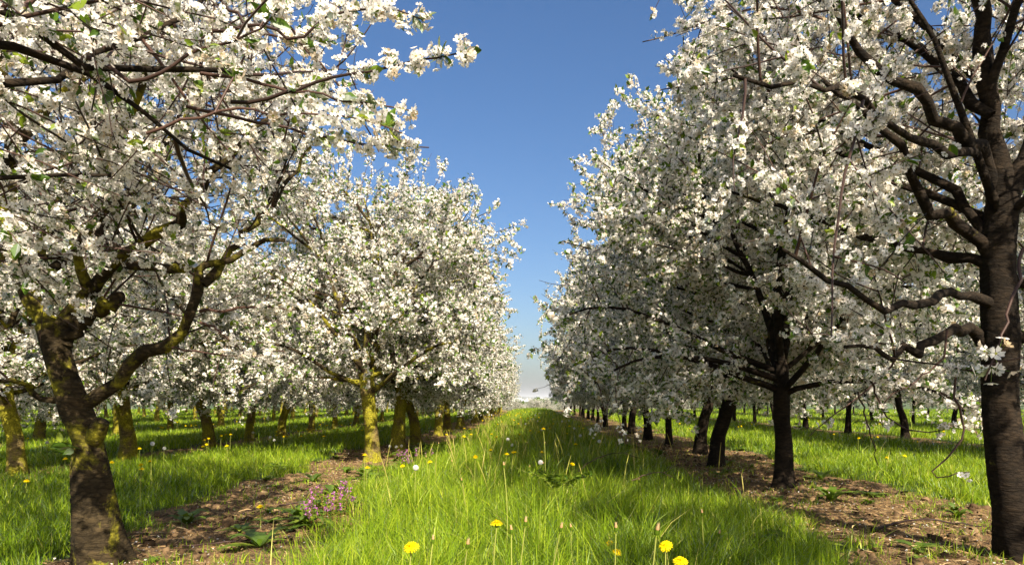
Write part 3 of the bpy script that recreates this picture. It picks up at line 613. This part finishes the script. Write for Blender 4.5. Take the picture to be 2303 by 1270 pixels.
# ------------------------------------------------------------------ grass
def noise2(x, y, s, seed):
    rg = np.random.default_rng(seed); n = 0
    for i in range(6):
        a = rg.uniform(0, 6.28); k = s*rg.uniform(0.6, 1.9); n = n+np.sin((x*np.cos(a)+y*np.sin(a))*k+rg.uniform(0, 6.28))
    return n/6
def blades(acc, x, y, h, w, rng, lean, vals, segs=3):
    n = len(x); az = rng.uniform(0, 6.28, n); ld = np.stack([np.cos(az), np.sin(az)], 1)*(lean*h)[:, None]
    wa = rng.uniform(0, 6.28, n); wd = np.stack([np.cos(wa), np.sin(wa)], 1)
    z0 = gz(x, y)-0.01
    ts = np.linspace(0, 1, segs+1)[:-1]; V = []
    for t in ts:
        ww = w*(1-t**2*0.75)*0.5; c = np.stack([x+ld[:, 0]*t**2, y+ld[:, 1]*t**2, z0+h*(t-0.25*lean*t*t)], 1)
        off = np.stack([wd[:, 0]*ww, wd[:, 1]*ww, np.zeros(n)], 1); V += [c-off, c+off]
    V.append(np.stack([x+ld[:, 0], y+ld[:, 1], z0+h*(1-0.25*lean)], 1))
    V = np.stack(V, 1); k = V.shape[1]; b = np.arange(n)[:, None]*k; Q = []
    for s in range(segs-1): Q.append(b+np.array([[2*s, 2*s+1, 2*s+3, 2*s+2]]))
    acc_n = acc.n
    acc.add(V, np.concatenate(Q) if Q else np.zeros((0, 4), int), np.repeat(vals, k), 0)
    T = b+np.array([[2*segs-2, 2*segs-1, 2*segs]])+acc_n
    acc.Fs.setdefault(3, []).append(T); acc.mi.setdefault(3, []).append(np.zeros(n, int))
def grass():
    rng = np.random.default_rng(77); A = Acc()
    for y0, y1, den, w, segs in ((1.4, 3.4, 5200, .0044, 4), (3.4, 6, 3600, .0052, 3), (6, 10, 1900, .0075, 3), (10, 18, 620, .013, 2), (18, 32, 230, .022, 2), (32, 66, 70, .040, 2)):
        xl, xr = (0-HX)/F*y1-0.7, (2303-HX)/F*y1+0.7
        n = int((xr-xl)*(y1-y0)*den); x = rng.uniform(xl, xr, n); y = rng.uniform(y0, y1, n)
        k = (x > (0-HX)/F*y-0.7) & (x < (2303-HX)/F*y+0.7); x = x[k]; y = y[k]
        # tufts
        d = dirt(x, y); cl = noise2(x, y, 9, 5)+0.6*noise2(x, y, 23, 6)
        tuft = noise2(x, y, 6, 8)+0.8*noise2(x, y, 17, 9)
        p = np.where(d < 0.5, 1-d*0.9, np.where(tuft > 0.30, 0.42, 0.07))*np.clip(0.75+cl*0.9, 0.15, 1)
        k = rng.random(len(x)) < p; x = x[k]; y = y[k]; d = d[k]; cl = cl[k]
        lane = np.exp(-((x-0.05)/1.35)**4)
        h = (0.14+0.115*lane+0.06*noise2(x, y, 3, 11))*rng.uniform(0.45, 1.15, len(x))*np.clip(1+0.6*cl, 0.45, 1.6)*np.where(d > 0.5, 0.42, 1-0.35*d)
        tall = rng.random(len(x)) < 0.015; h = np.where(tall, h*1.45, h)
        lean = np.clip(rng.normal(0.45, 0.32, len(x)), 0.02, 1.3)
        v = np.clip(rng.beta(1.5, 1.9, len(x))*0.84+0.16*noise2(x, y, 2.2, 13), 0, 0.86); v = np.where(rng.random(len(x)) < 0.02, 0.97, v)
        blades(A, x, y, np.clip(h, 0.02, 0.5), w*rng.uniform(0.6, 1.3, len(x)), rng, lean, v, segs)
    n = 300; x = rng.uniform(-1.3, 1.6, n); y = 5+rng.random(n)**0.9*15; hh = rng.uniform(0.30, 0.52, n); a = rng.uniform(0, 6.28, n); t = np.linspace(0, 1, 9)
    P = np.stack([x[:, None]+np.cos(a)[:, None]*hh[:, None]*.25*t**2, y[:, None]+np.sin(a)[:, None]*hh[:, None]*.25*t**2, gz(x, y)[:, None]+hh[:, None]*t], 2)
    tubes(A, P, np.array([[.0007, .0007, .0007, .0007, .0007, .0022, .0030, .0025, .0006]]).repeat(n, 0), 5, rng, vals=rng.uniform(0.93, 1.0, n))
    print('grass verts', A.n)
    tag(obj('grass', A.mesh('grass', [M['grass']])), 'long bright green grass covering the lanes between the tree rows', 'grass', kind='stuff')
grass()

def litter():
    rng = np.random.default_rng(9); A = Acc(); B = Acc()
    n = 16000; c = np.where(rng.random(n) < 0.42, -2.25, 2.55); x = c+rng.normal(size=n)*0.6; y = 3+rng.random(n)**1.5*12
    k = dirt(x, y) > 0.45; x = x[k]; y = y[k]; n = len(x)
    a = rng.uniform(0, 6.28, n); ln = rng.uniform(0.015, 0.11, n)*rng.random(n)+0.01
    P0 = np.stack([x, y, gz(x, y)+rng.uniform(0.004, 0.022, n)], 1); d = np.stack([np.cos(a), np.sin(a), rng.normal(size=n)*0.12], 1)*ln[:, None]
    s = np.stack([-np.sin(a), np.cos(a), rng.normal(size=n)*0.5], 1)*rng.uniform(0.001, 0.004, n)[:, None]
    bend = np.stack([-np.sin(a), np.cos(a), np.full(n, 0.3)], 1)*(ln*rng.normal(size=n)*0.12)[:, None]
    V = np.stack([P0-s, P0+s, P0+d*.5+bend+s, P0+d*.5+bend-s, P0+d+s*.4, P0+d-s*.4], 1); b = np.arange(n)[:, None]*6
    A.add(V, np.concatenate([b+np.array([[0, 1, 2, 3]]), b+np.array([[3, 2, 4, 5]])]), np.repeat(rng.random(n), 6))
    tag(obj('straw_litter', A.mesh('straw_litter', [M['straw']])), 'dry straw and leaf litter scattered on the bare soil strips', 'litter', kind='stuff')
    n = 2600; x = np.where(rng.random(n) < .45, -2.25, 2.55)+rng.normal(size=n)*.6; y = 2.8+rng.random(n)**1.3*10; k = dirt(x, y) > .5; x = x[k]; y = y[k]; n = len(x); C = Acc()
    rr = rng.gamma(2, .006, n)+.004; P = np.stack([x, y, gz(x, y)], 1)[:, None, :]+np.array([[0, 0, -.3], [0, 0, .15], [0, 0, .5], [0, 0, .75]])[None]*rr[:, None, None]+rng.normal(size=(n, 4, 3))*rr[:, None, None]*.15
    tubes(C, P, rr[:, None]*np.array([[1, 1.1, .8, .25]])*rng.uniform(.7, 1.3, (n, 4)), 6, rng)
    tag(obj('soil_clods', C.mesh('soil_clods', [M['clod']])), 'small dark clods on the bare soil', 'soil', kind='stuff')
    n = 2600; x = np.where(rng.random(n) < 0.4, -2.2, 2.5)+rng.normal(size=n)*0.8; y = 2.6+rng.random(n)**1.4*12; k = dirt(x, y) > 0.4; x = x[k]; y = y[k]; n = len(x)
    nv = nrm(np.stack([rng.normal(size=n)*0.5, rng.normal(size=n)*0.5, np.ones(n)], 1))
    flowers(B, np.stack([x, y, gz(x, y)+0.02], 1), nv, rng.uniform(0.004, 0.008, n), rng, False)
    tag(obj('fallen_petals', B.mesh('fallen_petals', [M['petal']], False)), 'white petals fallen on the bare soil', 'petals', kind='stuff')
litter()

# ------------------------------------------------------------------ dandelions: open, closed, gone to seed
def one(fn, name, mats):
    A = Acc(); fn(A); return A.mesh(name, mats)
def stem_mesh(h, seed, r=0.0022, bend=0.12):
    rg = np.random.default_rng(seed); A = Acc(); t = np.linspace(0, 1, 9); a = rg.uniform(0, 6.28)
    P = np.stack([np.cos(a)*bend*h*(t*t-t**1.0), np.sin(a)*bend*h*(t*t-t), (t-1)*h], 1)
    tubes(A, P[None], np.linspace(r*1.15, r, 9)[None], 6, rg, vals=np.array([0.75])); return A.mesh('stem', [M['stem']])
def head_open(A, seed=0):
    rg = np.random.default_rng(seed)
    for n, r0, r1, dz, w in ((26, 0.004, 0.0235, -0.001, .0022), (26, 0.003, 0.0205, 0.004, .0022), (22, 0.002, 0.015, 0.009, .002), (16, 0.001, 0.009, 0.012, .0018), (8, 0.0, 0.004, 0.013, 0.0015)):
        a = np.arange(n)*2*math.pi/n+rg.normal(size=n)*0.08; rr = r1*rg.uniform(0.88, 1.06, n); c, s = np.cos(a), np.sin(a)
        z1 = dz*rg.uniform(0.8, 1.2, n)+rg.normal(size=n)*0.0012
        p = lambda r, o, z: np.stack([c*r-s*o, s*r+c*o, z+np.zeros(n)], 1)
        V = np.stack([p(r0, -w*.5, 0.002), p(r0, w*.5, 0.002), p(rr*.6, w*.6, dz*.8+.003), p(rr*.6, -w*.6, dz*.8+.003), p(rr, w*.6, z1), p(rr, -w*.6, z1)], 1)
        b = np.arange(n)[:, None]*6
        A.add(V, np.concatenate([b+np.array([[0, 1, 2, 3]]), b+np.array([[3, 2, 4, 5]])]), np.repeat(rg.random(n)*0.5+(0.5 if r1 > 0.016 else 0.2), 6))
def cal_bud(A, rmax=0.007, h=0.014, n=12):
    rg = np.random.default_rng(1); P = np.stack([np.zeros(6), np.zeros(6), np.linspace(-h, 0.001, 6)], 1)
    tubes(A, P[None], np.array([[.25, .8, 1, .95, .85, .75]])*rmax, n, rg, vals=np.array([0.4]))
    a = np.arange(8)*math.pi/4; c, s = np.cos(a), np.sin(a); o = np.zeros(8)
    V = np.stack([np.stack([c*rmax*.7-s*.0015, s*rmax*.7+c*.0015, o-h*.75], 1), np.stack([c*rmax*.7+s*.0015, s*rmax*.7-c*.0015, o-h*.75], 1), np.stack([c*rmax*2, s*rmax*2, o-h*1.15], 1)], 1)
    A.add(V, np.arange(24).reshape(8, 3), 0.8)
def tuft(A):
    rg = np.random.default_rng(2); P = np.stack([np.zeros(5), np.zeros(5), np.linspace(-0.001, 0.014, 5)], 1)
    tubes(A, P[None], np.array([[.0045, .0050, .0042, .0035, .0012]]), 9, rg, vals=np.array([0.3]))
    a = rg.uniform(0, 6.28, 14); V = []
    for q in a: V.append([[0.003*math.cos(q), 0.003*math.sin(q), 0.008], [0.003*math.cos(q+.5), 0.003*math.sin(q+.5), 0.008], [0.005*math.cos(q), 0.005*math.sin(q), 0.019]])
    A.add(np.array(V), np.arange(42).reshape(-1, 3), 0.9)
def clock(A):
    rg = np.random.default_rng(4); n = 190; i = np.arange(n)+.5; ph = np.arccos(1-2*i/n); th = math.pi*(1+5**.5)*i
    d = np.stack([np.cos(th)*np.sin(ph), np.sin(th)*np.sin(ph), np.cos(ph)], 1); u, w = rot_frame(d, rg); b = np.arange(n)[:, None]*3
    V = np.stack([d*0.004, d*0.0165+u*0.0003, d*0.0165-u*0.0003], 1); A.add(V, b+np.array([[0, 1, 2]]), 0.2)
    for q in range(7):
        a = q*2*math.pi/7; e = np.cos(a)*u+np.sin(a)*w; e2 = np.cos(a+.22)*u+np.sin(a+.22)*w
        V = np.stack([d*0.0155, d*0.020+e*0.0062, d*0.020+e2*0.0062], 1); A.add(V, b+np.array([[0, 1, 2]]), 0.9)
def core(A):
    tubes(A, np.array([[[0, 0, -0.006], [0, 0, -0.002], [0, 0, 0.002], [0, 0, 0.005]]]), np.array([[.002, .005, .005, .002]]), 8, np.random.default_rng(1), vals=np.array([0.3]))
ME = {'head': [one(lambda A, s=s: head_open(A, s), 'flower_head', [M['yellow']]) for s in range(3)],
      'cal': one(cal_bud, 'calyx_cup', [M['weed']]), 'cal2': one(lambda A: cal_bud(A, 0.006, 0.017), 'bud', [M['weed']]),
      'tuft': one(tuft, 'petal_tuft', [M['orange']]), 'clock': one(clock, 'seed_head', [M['fluff']]), 'core': one(core, 'seed_core', [M['weed']])}
STEM = {}
def get_stem(h):
    k = round(h/0.04)*0.04
    if k not in STEM: STEM[k] = stem_mesh(max(k, 0.08), int(k*1000))
    return STEM[k]
dg = random.Random(4)
def dandelion(p, kind, label, group, tilt=None, sc=1.0):
    x, y, z = p; h = max(0.06, z-float(gz(x, y))+0.02)
    root = empty({'open': 'dandelion', 'bud': 'closed_dandelion', 'clock': 'dandelion_clock'}[kind], (x, y, z)); root.scale = (sc, sc, sc)
    tag(root, label, 'flower', group)
    if tilt is None: tilt = dg.uniform(0, 0.45)
    st = obj('stem', get_stem(h/sc), root); st.location = (0, 0, -0.010)
    if kind == 'open':
        a = obj('flower_head', ME['head'][dg.randrange(3)], root); b = obj('calyx_cup', ME['cal'], root)
        az = dg.uniform(-2.4, -0.7)
        for o in (a, b): o.rotation_euler = (tilt, 0, az+math.pi/2)
    elif kind == 'bud': obj('bud', ME['cal2'], root); obj('petal_tuft', ME['tuft'], root); root.rotation_euler = (dg.uniform(-.25, .25), dg.uniform(-.25, .25), 0)
    else: obj('seed_head', ME['clock'], root); obj('seed_core', ME['core'], root)
    return root
def dpx(pxx, pyy, size, D=0.045): Y = F*D/size; return at(pxx, pyy, Y)
named = [(925, 1230, 36, 'open', 0.5, 'large open dandelion seen at an angle, lowest left of the lane grass'),
 (1117, 1177, 30, 'open', 0.02, 'open dandelion seen edge-on in the middle of the lane grass'),
 (1497, 1227, 32, 'open', 0.75, 'round open dandelion facing the camera, right side of the lane'),
 (1530, 1262, 34, 'open', 0.4, 'open dandelion half cut off by the bottom edge, below the round one'),
 (1387, 1241, 24, 'open', 0.4, 'open dandelion left of the round facing one, in a clump of buds'),
 (1372, 1221, 20, 'open', 0.5, 'small half-open dandelion just above another in the clump of buds'),
 (585, 1139, 16, 'open', 0.1, 'single yellow dandelion growing from the bare soil beside the purple flowers'),
 (60, 1081, 14, 'open', 0.2, 'yellow dandelion at the far left in front of the leaning trunk'),
 (1222, 964, 12, 'open', 0.1, 'yellow dandelion highest on the sunny middle of the lane'),
 (1478, 1190, 13, 'bud', 0, 'closed orange-tipped bud on a stem above the round dandelion'),
 (1052, 1222, 11, 'bud', 0, 'closed yellow-tipped bud in the middle foreground grass'),
 (1150, 1190, 9, 'bud', 0, 'closed pink-tipped bud right of the edge-on dandelion'),
 (1182, 1172, 10, 'bud', 0, 'closed bud with orange tip standing above grass right of centre'),
 (1262, 1185, 10, 'bud', 0, 'thin closed bud on a reddish stem in right foreground grass'),
 (974, 1212, 9, 'bud', 0, 'white-tipped spent bud on a tall yellow stem near the large dandelion'),
 (1385, 1185, 10, 'bud', 0, 'white-tipped bud above the clump on the right of the lane'),
 (1133, 1045, 6, 'bud', 0, 'closed bud on a tall stem at mid distance in the lane'),
 (935, 1051, 14, 'clock', 0, 'white dandelion clock at the left edge of the lane grass'),
 (343, 997, 9, 'clock', 0, 'white dandelion clock behind the leaning trunk'),
 (877, 1003, 6, 'clock', 0, 'small dandelion clock left-hand of three beside the yellow trunk'),
 (891, 1004, 6, 'clock', 0, 'middle one of three small dandelion clocks beside the yellow trunk'),
 (903, 1002, 6, 'clock', 0, 'right-hand one of three small dandelion clocks beside the yellow trunk'),
 (2103, 1243, 11, 'clock', 0, 'small pale seed head at the bottom right near the dark trunk')]
for a, b, s, k, t, lab in named:
    dandelion(dpx(a, b, s, {'open': 0.047, 'bud': 0.014, 'clock': 0.045}[k] if not (k == 'clock' and s < 12) else 0.04), k, lab, None, t)
rg = np.random.default_rng(21)
def scatter(n, kind, xr, yr, zr, label, group, pw=1.0):
    c = 0
    while c < n:
        Y = yr[0]+(yr[1]-yr[0])*rg.random()**pw; X = rg.uniform(*xr)
        if abs(X) > 0.85*Y or dirt(np.array([X]), np.array([Y]))[0] > 0.6: continue
        dandelion((X, Y, rg.uniform(*zr)), kind, label, group, sc=1.0); c += 1
scatter(95, 'open', (-1.4, 1.5), (5.5, 34), (0.28, 0.42), 'small yellow dandelion dotted along the lane grass', 'yellow dandelions along the lane', 1.3)
scatter(110, 'open', (-9, -3.0), (5.5, 22), (0.20, 0.33), 'small yellow dandelion in the grass between the left rows', 'yellow dandelions between the left rows', 1.0)
scatter(40, 'open', (3.5, 11), (7, 24), (0.17, 0.30), 'small yellow dandelion in the sunny grass beyond the right row', 'yellow dandelions beyond the right row', 1.0)
scatter(16, 'bud', (-1.4, 1.6), (2.6, 9), (0.20, 0.36), 'closed dandelion bud standing in the lane grass', 'closed dandelion buds in the lane', 1.0)
scatter(16, 'clock', (-1.5, 1.2), (5, 26), (0.26, 0.38), 'white dandelion clock dotted along the lane', 'dandelion clocks along the lane', 1.0)
scatter(8, 'clock', (-8, -3), (5, 18), (0.17, 0.30), 'white dandelion clock in the grass between the left rows', 'dandelion clocks between the left rows', 1.0)

# ------------------------------------------------------------------ weeds on the bare strips
def rosette(seed, n=9, ln=0.13, up=0.5):
    rg = np.random.default_rng(seed); A = Acc(); m = 9
    for q in range(n):
        az = rg.uniform(0, 6.28); L = ln*rg.uniform(0.6, 1.2); t = np.linspace(0, 1, m); e = up*rg.uniform(0.3, 1.5)
        c = np.stack([np.cos(az)*L*t*(1-0.2*e), np.sin(az)*L*t*(1-0.2*e), L*(e*t-0.45*e*t*t*1.6)+0.005], 1)
        w = L*0.14*np.sin(np.clip(t*0.9+0.1, 0, 1)*math.pi)**0.8*(1+0.35*np.where(np.arange(m) % 2, 1, -1)); w[-1] = 0.0008
        s = np.array([-math.sin(az), math.cos(az), 0]); V = np.concatenate([c+s*w[:, None]+[0, 0, .01*ln], c, c-s*w[:, None]+[0, 0, .01*ln]])
        i = np.arange(m-1); A.add(V, np.concatenate([np.stack([i, i+1, m+i+1, m+i], 1), np.stack([m+i, m+i+1, 2*m+i+1, 2*m+i], 1)]), rg.uniform(0.15, 0.95))
    return A.mesh('leaves', [M['weed']])
RO = [rosette(s, 9+s % 4, 0.12+0.02*(s % 3), 0.5+0.25*(s % 3)) for s in range(5)]
def weed(x, y, i, label, group, sc, name='weed'):
    r = empty(name, (x, y, float(gz(x, y))), rnd.uniform(0, 6.28), sc); tag(r, label, 'plant', group); obj('leaves', RO[i % 5], r); return r
def gpx(a, b): Y = F*CH/(b-HY); return (a-HX)/F*Y, Y
for i, (a, b, s, lab) in enumerate([(105, 1240, 1.4, 'broad-leaved weed at the foot of the leaning tree, bottom left'), (1640, 1045, 1.4, 'leafy green weed at the base of a right-row trunk'),
        (1870, 1130, 1.5, 'broad-leaved weed on the brown soil right of the dark leaning trunk'), (1960, 1120, 1.4, 'low broad weed between two trunks on the right soil'),
        (705, 1085, 1.5, 'broad weed left of the purple flowers'), (605, 1180, 1.1, 'weed with upright leaves on the left soil'), (540, 1200, 1.0, 'small weed lowest on the left soil'),
        (420, 1180, 1.3, 'narrow-leaved weed right of the leaning trunk'), (2060, 1240, 1.3, 'weed at the lower right corner soil')]):
    x, y = gpx(a, b); weed(x, y, i, lab, None, s)
for i in range(46):
    Y = 3.4+rg.random()**1.2*9; side = i % 2; X = (-2.25 if side else 2.55)+rg.uniform(-0.75, 0.75)
    weed(X, Y, i, 'small green weed scattered on the %s strip of soil' % ('left' if side else 'right'), 'small weeds on the %s soil strip' % ('left' if side else 'right'), rg.uniform(0.35, 1.0))
for i in range(90):
    Y = 3.6+rg.random()*9; X = (float(np.interp(Y, [3, 6.5, 9, 20], [-1.15, -1.65, -1.75, -1.65])) if i % 3 else rg.choice([1.6, 3.5, -3.0]))+rg.normal()*0.2
    weed(X, Y, i, 'leafy weed rooted along the edge of the grass', 'weeds along the grass edges', rg.uniform(0.8, 1.7))
# purple dead-nettles
def nettle(seed, h=0.17):
    rg = np.random.default_rng(seed); S = Acc(); Lf = Acc(); B = Acc()
    for q in range(7):
        a = rg.uniform(0, 6.28); hh = h*rg.uniform(0.7, 1.15); r = rg.uniform(0, 0.05)
        b = np.array([math.cos(a)*r, math.sin(a)*r, 0]); t = b+np.array([math.cos(a)*0.05, math.sin(a)*0.05, hh]); P = resample([b, (b+t)/2+rg.normal(size=3)*0.008, t], 6)
        tubes(S, P[None], np.full((1, 7), 0.0015), 4, rg, vals=np.array([0.1]))
        k = 12; tt = rg.uniform(0.3, 1, k); p, _ = sample(P[None], np.zeros(k, int), tt); d = rg.normal(size=(k, 3)); d[:, 2] *= 0.3
        leaves(Lf, p, d, rg.uniform(0.014, 0.03, k), rg, True)
        k = 14; p, _ = sample(P[None], np.zeros(k, int), rg.uniform(0.7, 1, k)); d = rg.normal(size=(k, 3)); d[:, 2] = np.abs(d[:, 2])
        leaves(B, p, d, rg.uniform(0.010, 0.018, k), rg, True)
    return S.mesh('stem', [M['stem']]), Lf.mesh('leaves', [M['weed']]), B.mesh('flowers', [M['purple']])
NT = [nettle(s) for s in range(3)]
for i, (a, b) in enumerate([(690, 1175), (715, 1190), (735, 1165), (755, 1180), (770, 1160), (748, 1150)]):
    x, y = gpx(a, b); r = empty('purple_dead_nettle', (x, y, 0), i*1.1, 1.0+0.1*(i % 3)); tag(r, 'purple flowering dead-nettle in the clump on the left soil edge', 'plant', 'purple flowers on the left soil')
    for nme, me in zip(('stem', 'leaves', 'flowers'), NT[i % 3]): obj(nme, me, r)
for i, (a, b) in enumerate([(912, 1062), (925, 1048), (955, 1045), (905, 1045)]):
    x, y = gpx(a, b); r = empty('purple_dead_nettle', (x, y, 0), i, 1.2); tag(r, 'small purple dead-nettle near the foot of the yellow trunk', 'plant', 'purple flowers by the yellow trunk')
    for nme, me in zip(('stem', 'leaves', 'flowers'), NT[i % 3]): obj(nme, me, r)
# lacy green plant in the lane
def lacy():
    A = Acc(); S = Acc(); rg = np.random.default_rng(8)
    for q in range(9):
        a = rg.uniform(0, 6.28); P = resample([(0, 0, 0), (math.cos(a)*.06, math.sin(a)*.06, .2), (math.cos(a)*.22, math.sin(a)*.20, .30)], 8)
        tubes(S, P[None], np.full((1, 9), 0.0015), 4, rg, vals=np.array([0.8])); k = 26; p, _ = sample(P[None], np.zeros(k, int), rg.uniform(0.5, 1, k))
        d = rg.normal(size=(k, 3)); d[:, 2] *= 0.25; leaves(A, p, d, rg.uniform(0.02, 0.05, k), rg, True)
    return S.mesh('stem', [M['stem']]), A.mesh('leaves', [M['weed']])
x, y = at(1255, 1080, 5.0)[:2]; r = empty('leafy_plant', (x, y, 0.03)); tag(r, 'leafy green plant spreading over the grass where lane light meets shade', 'plant')
for nme, me in zip(('stem', 'leaves'), lacy()): obj(nme, me, r)
# dry twigs
def dry(pts, r, label):
    rg = np.random.default_rng(int(pts[0][0]*100) % 97+3); pts = np.array(pts); b = pts[0]*[1, 1, 0]; P = resample(pts-b, 12); A = Acc(); P[1:-1] += rg.normal(size=(11, 3))*0.004
    tubes(A, P[None], np.linspace(r, r*0.4, 13)[None], 6, rg); c, _ = spawn(rg, P[None], 6, 0.3, 0.5, lambda t, q: 0.06+0.1*q, 4, 0.1, [0], up=0); tubes(A, c, np.full((len(c), 5), r*0.35), 4, rg)
    o = obj('dry_twig', A.mesh('dry_twig', [M['twig']])); o.location = b; tag(o, label, 'twig')
dry([at(1300, 1060, 6.0), at(1340, 1030, 6.0), at(1400, 1018, 6.0), at(1440, 1030, 6.0)], 0.005, 'dark bare twig arching over the shaded lane grass')
dry([at(1420, 1080, 5.2), at(1480, 1062, 5.2), at(1520, 1075, 5.2)], 0.005, 'dry twig lying at the edge between shaded grass and right soil')
dry([(-2.0, 5.4, .02), (-1.8, 5.5, .04), (-1.55, 5.45, .02)], 0.008, 'short dark stick lying on the left soil strip')
dry([(2.2, 4.4, .02), (2.6, 4.6, .05), (3.0, 4.5, .02)], 0.010, 'broken branch lying on the shaded right soil')
dry([(-2.0, 3.9, .02), (-1.7, 4.0, .03), (-1.4, 4.15, .02)], 0.006, 'thin stick on the soil right of the leaning trunk')

# ------------------------------------------------------------------ lower orchard, hedge, far buildings and hills
SM = []
for s in range(2):
    p = std_tree(300+s, 3.2, M['bark_l'], wide=0.75, dens=20); SM.append(p)
g = random.Random(8)
for j, Y in enumerate([135, 152]):
    for i in range(-9, 10):
        place_tree(SM[(i+j) % 2], i*3.3+g.uniform(-.4, .4)+j*1.5-0.3, Y+g.uniform(-2, 2), float(gz(0, Y))+0.0, g.uniform(0, 6), g.uniform(1.05, 1.25),
                   'small round white blossom tree in the lower orchard beyond the end of the lane', 'far round trees beyond the lane')
def flat_mat(name, c1, c2, sc=5):
    m, nt, out = mat(name); tc = N(nt, "ShaderNodeNewGeometry"); n = N(nt, "ShaderNodeTexNoise", i_Scale=sc, i_Detail=8.0); nt.links.new(tc.outputs["Position"], n.inputs[0])
    c = ramp(nt, n.outputs["Fac"], [(0.35, c1), (0.65, c2)]); b = N(nt, "ShaderNodeBsdfPrincipled"); b.inputs["Roughness"].default_value = 0.9
    nt.links.new(c, b.inputs["Base Color"]); nt.links.new(b.outputs[0], out.inputs[0]); return m
def hedge():
    rg = np.random.default_rng(6); A = Acc(); n = 30000
    x = rg.uniform(-75, 75, n); y = 215+rg.normal(size=n)*1.5; z = -3.6+rg.random(n)*(3.9+0.6*np.sin(x*.35)+0.5*np.sin(x*1.1))
    leaves(A, np.stack([x, y, z+.6], 1), rg.normal(size=(n, 3)), rg.uniform(0.3, 0.9, n), rg, False)
    P = np.array([[[q, 215, -3.7], [q+rg.uniform(-.3, .3), 215, -1]] for q in np.arange(-75, 75, 1.5)]); B = Acc(); tubes(B, P, np.full((len(P), 2), 0.08), 5, rg)
    r = empty('hedge', (0, 0, 0)); tag(r, 'dark green hedge line behind the lower orchard', 'hedge'); obj('foliage', A.mesh('foliage', [M['weed']]), r); obj('stems', B.mesh('stems', [M['twig']]), r)
hedge()
def hills():
    m = flat_mat("far_wooded_hill", (0.03, 0.05, 0.03), (0.09, 0.11, 0.05), 0.004)
    for nme, Y, H, s in (('hills', 5200, 30, 1), ('hills', 9000, 75, 2)):
        xs = np.linspace(-9000, 9000, 240); ys = np.linspace(0, 1500, 8); X, Yy = np.meshgrid(xs, ys)
        prof = H*(0.75+0.25*np.sin(xs/900+s)+0.12*np.sin(xs/260+s*2)); Z = prof[None]*np.sin(np.linspace(0, 1, 8)*math.pi/2)[:, None]-7
        nx = len(xs); i = np.arange(7)[:, None]*nx+np.arange(nx-1)[None]
        tag(obj(nme, mesh_np('hills', np.stack([X, Yy+Y, Z], -1).reshape(-1, 3), [np.stack([i, i+1, i+nx+1, i+nx], -1).reshape(-1, 4)], [m])), kind='structure')
hills()
def building(x, y, w, d, h, i):
    wall = flat_mat('pale_wall', (0.62, 0.61, 0.60), (0.78, 0.77, 0.76), 0.5) if 'pale_wall' not in bpy.data.materials else bpy.data.materials['pale_wall']
    dark = bpy.data.materials.get('window_glass') or flat_mat('window_glass', (0.05, 0.06, 0.08), (0.1, 0.12, 0.14), 0.5)
    roofm = bpy.data.materials.get('roof_sheet') or flat_mat('roof_sheet', (0.28, 0.28, 0.3), (0.4, 0.4, 0.42), 0.5)
    r = empty('distant_building', (x, y, -7)); tag(r, 'long pale building far away under the hills at the end of the lane', 'building', 'pale buildings on the horizon')
    def bx(nm, x0, x1, y0, y1, z0, z1, m):
        V = np.array([[a, b, c] for a in (x0, x1) for b in (y0, y1) for c in (z0, z1)]); Fq = np.array([[0, 1, 3, 2], [4, 6, 7, 5], [0, 4, 5, 1], [2, 3, 7, 6], [0, 2, 6, 4], [1, 5, 7, 3]])
        return obj(nm, mesh_np(nm, V, [Fq], [m], smooth=False), r)
    bx('wall', -w/2, w/2, 0, d, 0, h, wall); bx('roof', -w/2-1, w/2+1, -1, d+1, h, h+1.2, roofm)
    for q in range(3): bx('window_band', -w/2+4, w/2-4, -0.2, -0.02, h*(0.2+0.27*q), h*(0.32+0.27*q), dark)
g = random.Random(12)
for i, (a, w, h) in enumerate([(1165, 60, 17), (1178, 50, 13), (1190, 40, 16), (1203, 75, 12), (1215, 45, 18), (1226, 60, 14), (1152, 50, 14), (1238, 70, 15)]):
    Y = 2600+g.uniform(-150, 250); building((a-HX)/F*Y, Y, w*0.45, 25, h, i)

# ------------------------------------------------------------------ haze over the whole plain
def haze():
    m = bpy.data.materials.new('haze'); m.use_nodes = True; nt = m.node_tree; nt.nodes.clear(); o = nt.nodes.new("ShaderNodeOutputMaterial")
    v = nt.nodes.new("ShaderNodeVolumePrincipled"); v.inputs["Color"].default_value = (0.93, 0.95, 1.0, 1); v.inputs["Density"].default_value = 0.00010; v.inputs["Anisotropy"].default_value = 0.0
    nt.links.new(v.outputs[0], o.inputs["Volume"])
    V = np.array([[a, b, c] for a in (-23000, 23000) for b in (-60, 23000) for c in (-9, 110)], float); Fq = np.array([[0, 1, 3, 2], [4, 6, 7, 5], [0, 4, 5, 1], [2, 3, 7, 6], [0, 2, 6, 4], [1, 5, 7, 3]])
    tag(obj('haze', mesh_np('haze', V, [Fq], [m], smooth=False)), 'thin pale blue haze over the far plain', kind='stuff')
haze()
